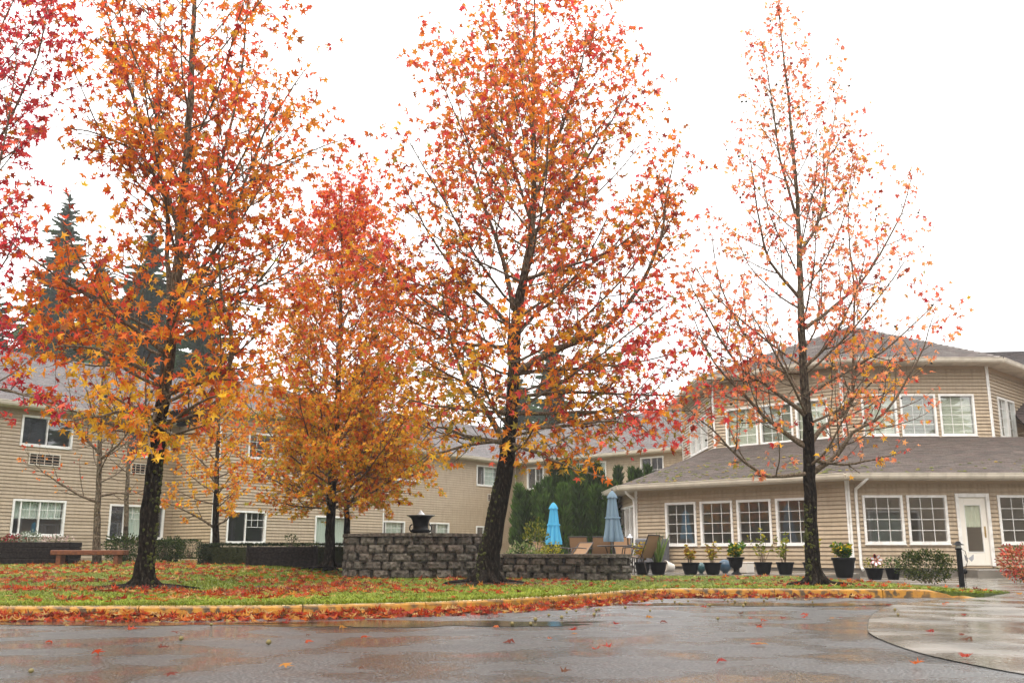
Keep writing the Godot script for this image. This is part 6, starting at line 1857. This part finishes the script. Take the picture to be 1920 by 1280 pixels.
func potted(label: String, at: Vector3, r: float, h: float, kind: String, sd: int) -> void:
	rng.seed = sd
	var o := thing("potted_plant", label, "potted plant", at, R(0, 6), "potted plants along the pavilion wall")
	if kind == "urn":
		var b := MB.new()
		b.lathe([Vector2(0.0, 0.0), Vector2(r * 0.6, 0.0), Vector2(r * 0.6, h * 0.05), Vector2(r * 0.32, h * 0.16), Vector2(r * 0.34, h * 0.34), Vector2(r * 0.68, h * 0.44), Vector2(r * 0.8, h * 0.7), Vector2(r * 0.86, h * 0.88), Vector2(r * 1.05, h * 0.92), Vector2(r * 1.05, h), Vector2(r * 0.92, h), Vector2(0.01, h * 0.9)], 28)
		part("pot", b.mesh(), M.black_plastic, o)
	else: part("pot", pot_mesh(r, h), M.black_plastic, o)
	var sb := MB.new()
	sb.lathe([Vector2(r * 0.9, h * 0.9), Vector2(r * 0.4, h * 0.93), Vector2(0.01, h * 0.94)], 16)
	part("soil", sb.mesh(), M.soil, o)
	var where := []
	var cols := []
	var st := MB.new()
	var n := 4
	var tall := 0.5
	var pal := [Color(0.2, 0.22, 0.02), Color(0.34, 0.28, 0.02), Color(0.12, 0.16, 0.02)]
	var lf := 0.06
	var per := 12
	match kind:
		"spiky": n = 26; tall = 0.55; pal = [Color(0.1, 0.17, 0.03), Color(0.16, 0.22, 0.05), Color(0.06, 0.1, 0.02)]; per = 0
		"flowers", "urn": n = 30; tall = 0.26; lf = 0.07; per = 22; pal = [Color(0.05, 0.13, 0.015), Color(0.09, 0.17, 0.02), Color(0.6, 0.42, 0.02), Color(0.04, 0.09, 0.012)]
		"twiggy": n = 9; tall = 0.6; per = 12
		"shrub": n = 14; tall = 0.42; per = 30; pal = [Color(0.4, 0.32, 0.02), Color(0.3, 0.26, 0.02), Color(0.14, 0.15, 0.02), Color(0.5, 0.3, 0.02)]
		"low": n = 9; tall = 0.36; per = 18; pal = [Color(0.26, 0.25, 0.02), Color(0.4, 0.3, 0.02), Color(0.3, 0.14, 0.02)]
	for i in n:
		var a := R(0, TAU)
		var lean := R(0.08, 0.5)
		var L := tall * R(0.7, 1.5)
		var p0 := Vector3(cos(a), 0, sin(a)) * r * R(0, 0.35) + Vector3(0, h * 0.9, 0)
		var p2 := p0 + Vector3(cos(a) * lean, 1.0, sin(a) * lean).normalized() * L
		var p1 := p0.lerp(p2, 0.5) + Vector3(R(-0.03, 0.03), 0.03, R(-0.03, 0.03))
		if kind == "spiky":
			st.col = pal[i % 3]
			st.tube([p0, p1, p2], [0.016, 0.02, 0.003], 5)
			continue
		st.col = Color(0.1, 0.06, 0.03)
		st.tube([p0, p1, p2], [0.007, 0.005, 0.002], 5)
		for k in per:
			var f := R(0.35, 1.0)
			where.append(place(p0.lerp(p2, f) + dirv() * 0.02, Vector3(R(-1, 1), R(-0.4, 0.7), R(-1, 1)), dirv(), lf * R(1.0, 1.9)))
			cols.append(pal[rng.randi() % pal.size()] * R(0.8, 1.25))
	part("stems", st.mesh(), M.tinted, o)
	if where.size(): mass("foliage", small_leaf, M.foliage, o, where, cols)

func pinwheel(label: String, at: Vector3, h: float, r: float, petals: int, rot: float) -> void:
	var o := thing("garden_pinwheel", label, "garden ornament", at, rot)
	var b := MB.new()
	b.tube([Vector3(0, 0, 0), Vector3(0.01, h * 0.5, 0), Vector3(0, h, 0)], [0.006, 0.006, 0.006], 6)
	part("stem", b.mesh(), M.iron, o)
	for k in petals:
		var a := TAU * k / petals + 0.3
		for layer in 2:
			b = MB.new()
			var ring := []
			var g := 1.0 if layer == 0 else 0.78
			for i in 12:
				var t := TAU * i / 12.0
				ring.append(Vector3(cos(t) * r * 0.24 * g, r * 0.62 + sin(t) * r * 0.38 * g, 0.012 * layer + 0.02 * sin(t)))
			for i in 12: b.tri(Vector3(0, r * 0.62, 0.014 * layer), ring[i], ring[(i + 1) % 12])
			part("petal_edge" if layer == 0 else "petal", b.mesh(), M.red_edge if layer == 0 else (M.black_plastic if k == 0 and petals > 5 else M.white_petal), o, Transform3D(Basis(Vector3.BACK, a), Vector3(0, h, 0.02)))
	b = MB.new()
	b.lathe([Vector2(r * 0.1, 0), Vector2(r * 0.09, 0.02), Vector2(0.002, 0.03)], 12)
	part("hub", b.mesh(), M.red_edge, o, Transform3D(Basis(Vector3.RIGHT, PI / 2), Vector3(0, h, 0.035)))

func build_objects() -> void:
	rng.seed = 9
	umbrella("bright sky-blue closed patio umbrella standing before the evergreen hedge", "blue_cloth", Vector3(1.32, 0.16, -31.0), 2.08, 0.78, 0.26)
	umbrella("slate-blue closed patio umbrella standing beside the pavilion's white doors", "slate_cloth", Vector3(2.85, 0.16, -27.6), 2.24, 0.83, 0.27)
	# chairs: x, z, turn, reclined
	var ch := [[1.1, -27.5, 0.9, 0.5, "reclined tan sling chair under the sky-blue umbrella"], [1.72, -27.5, -0.9, 0.6, "tan sling chair tipped back beside the reclined chair"], [2.08, -29.2, 2.7, 0.0, "upright tan sling chair backed against the low seat wall"], [2.62, -29.4, 3.3, 0.0, "tan sling chair between the backed-up chair and the table"], [3.25, -28.6, 0.1, 0.0, "tan sling chair behind the round table"], [3.62, -26.0, -1.9, 0.1, "tan sling chair at the table's end facing the umbrella"], [3.2, -24.2, -2.2, 0.1, "tan sling chair nearest the spiky potted plant"]]
	for c in ch: chair(c[4], Vector3(c[0], 0.16, c[1]), c[2], c[3])
	# table and lantern
	var t := thing("patio_table", "round dark metal patio table under the slate-blue umbrella", "table", Vector3(2.95, 0.16, -26.9))
	var b := MB.new()
	b.lathe([Vector2(0.001, 0.69), Vector2(0.6, 0.69), Vector2(0.615, 0.7), Vector2(0.615, 0.715), Vector2(0.6, 0.722), Vector2(0.001, 0.722)], 40)
	part("table_top", b.mesh(), M.chair_metal, t)
	for k in 4:
		var a := TAU * k / 4.0 + 0.5
		b = MB.new()
		b.tube([Vector3(cos(a) * 0.42, 0.69, sin(a) * 0.42), Vector3(cos(a) * 0.3, 0.35, sin(a) * 0.3), Vector3(cos(a) * 0.45, 0, sin(a) * 0.45)], [0.015, 0.015, 0.015], 7, true)
		part("leg", b.mesh(), M.chair_metal, t)
	var ln := thing("lantern", "small dark metal lantern on the patio table", "lantern", Vector3(3.22, 0.883, -26.7))
	b = MB.new()
	b.box(Vector3(-0.07, 0, -0.07), Vector3(0.07, 0.02, 0.07))
	for x in [-0.06, 0.06]:
		for z in [-0.06, 0.06]: b.box(Vector3(x - 0.008, 0.02, z - 0.008), Vector3(x + 0.008, 0.2, z + 0.008))
	part("frame", b.mesh(), M.iron, ln)
	b = MB.new()
	b.lathe([Vector2(0.11, 0.2), Vector2(0.1, 0.215), Vector2(0.04, 0.27), Vector2(0.02, 0.3), Vector2(0.001, 0.31)], 4)
	part("roof", b.mesh(), M.steel, ln)
	# covered grill behind the chairs
	var gr := thing("grill_cover", "dark grey fabric cover draped over a box against the pavilion wall", "cover", Vector3(4.62, 0.16, -32.3), 0.74)
	b = MB.new()
	b.bevel_box(Vector3(-0.55, 0, -0.3), Vector3(0.55, 0.98, 0.3), 0.05)
	part("cloth", b.mesh(), M.cover_grey, gr)
	for x in [-0.3, 0.0, 0.3]:
		b = MB.new()
		b.tube([Vector3(x, 0.02, 0.3), Vector3(x + 0.03, 0.5, 0.31), Vector3(x, 0.95, 0.3)], [0.03, 0.02, 0.012], 6)
		part("fold", b.mesh(), M.cover_grey, gr)
	# pots: x, z, radius, height, kind
	var pots := [[3.22, -24.3, 0.2, 0.3, "low", "black tub with low yellowing plant beside the seat wall's end"], [3.62, -24.4, 0.22, 0.3, "spiky", "black pot of spiky green plant with pale blooms"], [4.42, -24.4, 0.225, 0.29, "low", "black pot of yellow-green shoots under the window beside the white planter"], [4.97, -24.4, 0.225, 0.29, "low", "black pot with sparse yellow leaves beside the pedestal urn"], [5.55, -24.4, 0.21, 0.42, "urn", "black pedestal urn of white and yellow flowers"], [6.2, -24.3, 0.22, 0.3, "twiggy", "black pot of tall yellow-green stems beside the white box"], [6.74, -24.3, 0.22, 0.3, "twiggy", "black pot of bare reddish stems near the sweetgum trunk"], [7.36, -24.2, 0.21, 0.3, "shrub", "black pot of dense golden shrub half behind the sweetgum trunk"], [7.72, -22.9, 0.27, 0.46, "flowers", "large black tub of yellow pansies and dark greenery"]]
	for k in pots.size():
		var p: Array = pots[k]
		potted(p[5], Vector3(p[0], 0.162 if p[1] < -23.9 else 0.12, p[1]), p[2], p[3], p[4], 300 + k)
	# ornaments between the pots
	var orn := thing("garden_pot", "white ceramic pot lying on its side on the patio", "pot", Vector3(4.15, 0.3, -25.9), 0.4)
	part("pot", pot_mesh(0.15, 0.26), M.ceramic_white, orn, Transform3D(Basis(Vector3.BACK, 1.4), Vector3(0.1, 0, 0)))
	for q in [[5.62, -26.0, 0.17, "ceramic_blue", "blue glazed garden globe behind the pedestal urn"], [4.95, -25.8, 0.13, "ceramic_teal", "dark teal glazed garden globe between two black pots"]]:
		var g := thing("garden_globe", q[4], "garden ornament", Vector3(q[0], 0.16, q[1]), 0.0)
		b = MB.new()
		var pr := [Vector2(q[2] * 0.4, 0.0), Vector2(q[2] * 0.42, 0.03)]
		for i in 11: pr.append(Vector2(maxf(0.002, cos(-1.1 + 2.67 * i / 10.0)) * q[2], q[2] * 0.92 + 0.03 + sin(-1.1 + 2.67 * i / 10.0) * q[2]))
		b.lathe(pr, 24)
		part("globe", b.mesh(), M[q[3]], g)
	var wb := thing("storage_box", "small white storage box standing behind the tall-stemmed pot", "box", Vector3(6.2, 0.16, -26.0), 0.7)
	b = MB.new()
	b.bevel_box(Vector3(-0.17, 0, -0.12), Vector3(0.17, 0.26, 0.12), 0.02)
	part("body", b.mesh(), M.ceramic_white, wb)
	b = MB.new()
	b.bevel_box(Vector3(-0.18, 0.262, -0.13), Vector3(0.18, 0.29, 0.13), 0.01)
	part("lid", b.mesh(), M.ceramic_white, wb)
	# planter tubs with pinwheel, azalea, lamp, ornament
	for q in [[8.05, -21.9, 0.2, "black oblong tub with yellow greens under the pinwheel"], [8.5, -22.0, 0.17, "black tub of dark trailing leaves beside the azalea"]]:
		var tb := thing("planter_tub", q[3], "planter", Vector3(q[0], 0.1, q[1]), 0.0)
		part("tub", pot_mesh(q[2], 0.26), M.black_plastic, tb)
		bush("", "", "", Vector3.ZERO, Vector3(q[2], 0.16, q[2]), 160, 0.05, [Color(0.28, 0.26, 0.02), Color(0.09, 0.13, 0.02)] if q[2] > 0.18 else [Color(0.04, 0.09, 0.015), Color(0.07, 0.12, 0.02)], 411, false, "", tb)
		for c in tb.get_children():
			if c.name.begins_with("stems") or c.name.begins_with("foliage"): c.position.y = 0.18
	pinwheel("white-petalled flower pinwheel edged in red above the black tub", Vector3(8.05, 0.25, -21.75), 0.28, 0.14, 7, -0.1)
	bush("azalea_bush", "round dark green azalea bush beside the black path lamp", "bush", Vector3(8.95, 0.05, -21.3), Vector3(0.6, 0.36, 0.45), 2600, 0.055, [Color(0.035, 0.055, 0.012), Color(0.06, 0.08, 0.015), Color(0.1, 0.1, 0.02), Color(0.025, 0.04, 0.01)], 21)
	var lp := thing("path_lamp", "black bollard path lamp with domed cap beside the azalea", "lamp", Vector3(9.15, 0.03, -20.1), 0.0)
	b = MB.new()
	b.bevel_box(Vector3(-0.045, -0.05, -0.045), Vector3(0.045, 0.72, 0.045), 0.012)
	part("post", b.mesh(), M.black_plastic, lp)
	b = MB.new()
	b.lathe([Vector2(0.062, 0.72), Vector2(0.07, 0.73), Vector2(0.07, 0.75), Vector2(0.052, 0.755)], 20)
	part("collar", b.mesh(), M.black_plastic, lp)
	b = MB.new()
	b.lathe([Vector2(0.05, 0.755), Vector2(0.055, 0.79), Vector2(0.05, 0.82)], 16)
	part("lens", b.mesh(), M.lamp_glass, lp)
	b = MB.new()
	b.lathe([Vector2(0.11, 0.812), Vector2(0.115, 0.82), Vector2(0.06, 0.845), Vector2(0.05, 0.87), Vector2(0.03, 0.888), Vector2(0.001, 0.893)], 24)
	part("cap", b.mesh(), M.black_plastic, lp)
	var wo := thing("wire_ornament", "wire garden stake with silver butterfly and round black weight", "garden ornament", Vector3(9.6, 0.02, -20.9), 0.0)
	b = MB.new()
	b.tube([Vector3(0, 0, 0), Vector3(0.01, 0.3, 0), Vector3(0.08, 0.5, 0), Vector3(0.05, 0.7, 0), Vector3(-0.02, 0.74, 0)], [0.006, 0.006, 0.006, 0.006, 0.005], 6, true)
	part("wire", b.mesh(), M.iron, wo)
	b = MB.new()
	var pr2 := []
	for i in 9: pr2.append(Vector2(maxf(0.002, cos(-PI / 2 + PI * i / 8.0)) * 0.055, 0.28 + sin(-PI / 2 + PI * i / 8.0) * 0.055))
	b.lathe(pr2, 14)
	part("weight", b.mesh(), M.black_plastic, wo)
	b = MB.new()
	for s in [-1.0, 1.0]:
		b.tri(Vector3(0.1, 0.55, 0), Vector3(0.1 + s * 0.1, 0.64, 0.05), Vector3(0.1 + s * 0.09, 0.53, 0.05))
		b.tri(Vector3(0.1, 0.55, 0), Vector3(0.1 + s * 0.09, 0.53, 0.05), Vector3(0.1 + s * 0.05, 0.48, 0.03))
	part("butterfly", b.mesh(), M.steel, wo)
	bush("japanese_maple", "low weeping red-leaved maple beside the entrance path", "bush", Vector3(11.45, 0.05, -22.0), Vector3(0.55, 0.42, 0.5), 1500, 0.07, [Color(0.42, 0.05, 0.04), Color(0.5, 0.12, 0.06), Color(0.14, 0.16, 0.03), Color(0.3, 0.03, 0.025), Color(0.55, 0.2, 0.1)], 22)
	# garden beds by the apartment block
	var gp := lawn_y(-11.6, -25.5)
	var pl := thing("planter_box", "two-tier dark timber planter box full of flowers beside the bench", "planter", Vector3(-12.25, gp, -25.6), 0.04)
	for k in 4:
		b = MB.new()
		b.bevel_box(Vector3(-0.95, 0.14 * k + 0.004, 0.36), Vector3(0.85, 0.14 * k + 0.136, 0.42), 0.01)
		part("plank", b.mesh(), M.dark_wood, pl)
		b = MB.new()
		b.bevel_box(Vector3(0.79, 0.14 * k + 0.004, -0.4), Vector3(0.85, 0.14 * k + 0.136, 0.358), 0.01)
		part("plank", b.mesh(), M.dark_wood, pl)
		b = MB.new()
		b.bevel_box(Vector3(-0.95, 0.14 * k + 0.004, -0.4), Vector3(-0.89, 0.14 * k + 0.136, 0.358), 0.01)
		part("plank", b.mesh(), M.dark_wood, pl)
	b = MB.new()
	b.box(Vector3(-0.89, 0, -0.4), Vector3(0.79, 0.5, 0.36))
	part("soil", b.mesh(), M.soil, pl)
	for q in [[-0.72, 0.16, [Color(0.35, 0.02, 0.04), Color(0.2, 0.02, 0.03), Color(0.05, 0.08, 0.015)], "red blooms in the corner of the timber planter box", 1], [-0.3, 0.2, [Color(0.35, 0.4, 0.33), Color(0.25, 0.3, 0.22), Color(0.1, 0.14, 0.06)], "silvery dusty miller in the middle of the planter box", 2], [0.35, 0.15, [Color(0.6, 0.4, 0.38), Color(0.65, 0.55, 0.5), Color(0.09, 0.12, 0.04)], "pale pink blooms at the end of the planter box", 3]]:
		bush("flower_clump", q[3], "flowers", Vector3(-12.25 + q[0], gp + 0.45, -25.5), Vector3(0.3 if q[4] < 3 else 0.42, q[1], 0.28), 420, 0.05, q[2], 500 + q[4], false, "flowers in the planter box")
	var bn := thing("garden_bench", "backless reddish wooden bench on two block legs", "bench", Vector3(-10.75, lawn_y(-10.7, -25.0), -25.0), 0.02)
	for k in 3:
		b = MB.new()
		b.bevel_box(Vector3(-0.92, 0.24, -0.18 + 0.125 * k), Vector3(0.92, 0.36, -0.065 + 0.125 * k), 0.012)
		part("plank", b.mesh(), M.bench_wood, bn)
	for x in [-0.72, 0.72]:
		b = MB.new()
		b.bevel_box(Vector3(x - 0.06, -0.02, -0.15), Vector3(x + 0.06, 0.238, 0.15), 0.01)
		part("leg", b.mesh(), M.bench_wood, bn)
	var gpal := [Color(0.03, 0.05, 0.012), Color(0.045, 0.07, 0.015), Color(0.07, 0.09, 0.02), Color(0.02, 0.035, 0.01)]
	var sh := [[-14.1, -26.6, 0.75, 0.36, "broad dark shrub at the planter box's far end"], [-15.4, -27.2, 0.7, 0.38, "leafy dark shrub under the ground-floor sliding window"], [-10.95, -27.6, 0.55, 0.4, "rounded green shrub behind the bench"], [-9.55, -27.4, 0.4, 0.34, "small rounded shrub behind the sweetgum trunk"]]
	for k in sh.size():
		var q: Array = sh[k]
		bush("foundation_shrub", q[4], "shrub", Vector3(q[0], lawn_y(q[0], q[1]), q[1]), Vector3(q[2], q[3], 0.45), 1300, 0.07, gpal, 600 + k, false, "shrubs along the apartment block")
	for k in 2:
		var x: float = [-9.62, -8.86][k]
		bush("clipped_shrub", ["square clipped dark shrub nearer the sweetgum trunk", "square clipped dark shrub beside the hedge's end"][k], "shrub", Vector3(x, lawn_y(x, -27.0) + 0.12, -27.0), Vector3(0.23, 0.24, 0.23), 900, 0.05, gpal, 620 + k, true, "clipped shrubs by the downspout")
	bush("hedge", "long low clipped dark evergreen hedge behind the orange maple", "hedge", Vector3(-5.9, lawn_y(-6, -25.2) - 0.03, -25.2), Vector3(2.05, 0.27, 0.35), 9000, 0.055, [Color(0.018, 0.028, 0.01), Color(0.028, 0.042, 0.012), Color(0.012, 0.02, 0.008)], 640, true)
	var core := MB.new()
	core.box(Vector3(-1.95, 0.0, -0.28), Vector3(1.95, 0.47, 0.28))
	part("inner_twigs", core.mesh(), M.hedge_core, get_node("hedge"))
	var bx := thing("timber_bed", "dark timber raised bed in front of the hedge", "planter", Vector3(-5.62, lawn_y(-5.6, -24.2), -24.2))
	for k in 3:
		b = MB.new()
		b.bevel_box(Vector3(-0.78, 0.16 * k + 0.003, 0.2), Vector3(0.78, 0.16 * k + 0.157, 0.26), 0.01)
		part("plank", b.mesh(), M.dark_wood, bx)
	for x in [-0.82, 0.82]:
		b = MB.new()
		b.bevel_box(Vector3(x - 0.04, -0.02, 0.17), Vector3(x + 0.04, 0.5, 0.27), 0.01)
		part("post", b.mesh(), M.dark_wood, bx)
	b = MB.new()
	b.box(Vector3(-0.78, 0, -0.3), Vector3(0.78, 0.44, 0.2))
	part("soil", b.mesh(), M.soil, bx)
	for k in 2:
		var x: float = [-5.45, -4.95][k]
		bush("perennial", ["tall thin grey-green perennial in the dark raised bed", "short thin grey-green perennial in the dark raised bed"][k], "plant", Vector3(x, lawn_y(x, -24.2) + 0.4, -24.2), Vector3(0.2, 0.2 - 0.06 * k, 0.15), 90, 0.06, [Color(0.14, 0.16, 0.07), Color(0.1, 0.13, 0.05)], 650 + k, false, "plants in the raised bed")
	# plants behind the seat wall
	var bp := [[0.25, -24.5, 0.45, 0.42, [Color(0.12, 0.2, 0.05), Color(0.25, 0.3, 0.12), Color(0.3, 0.26, 0.15)], "variegated green shrub behind the seat wall"], [0.62, -26.0, 0.36, 0.72, [Color(0.12, 0.15, 0.02), Color(0.2, 0.19, 0.02), Color(0.07, 0.1, 0.015)], "tall olive shrub before the evergreens"], [1.0, -24.4, 0.3, 0.4, [Color(0.38, 0.32, 0.02), Color(0.25, 0.25, 0.03), Color(0.12, 0.15, 0.02)], "golden-leaved shrub behind the seat wall"], [0.72, -24.0, 0.25, 0.3, [Color(0.13, 0.17, 0.03), Color(0.22, 0.22, 0.04)], "small green shrub between variegated and golden shrubs"]]
	for k in bp.size():
		var q: Array = bp[k]
		bush("patio_shrub", q[5], "shrub", Vector3(q[0], 0.14, q[1]), Vector3(q[2], q[3], q[2]), 420 if k != 1 else 900, 0.075, q[4], 700 + k, false, "shrubs behind the seat wall")
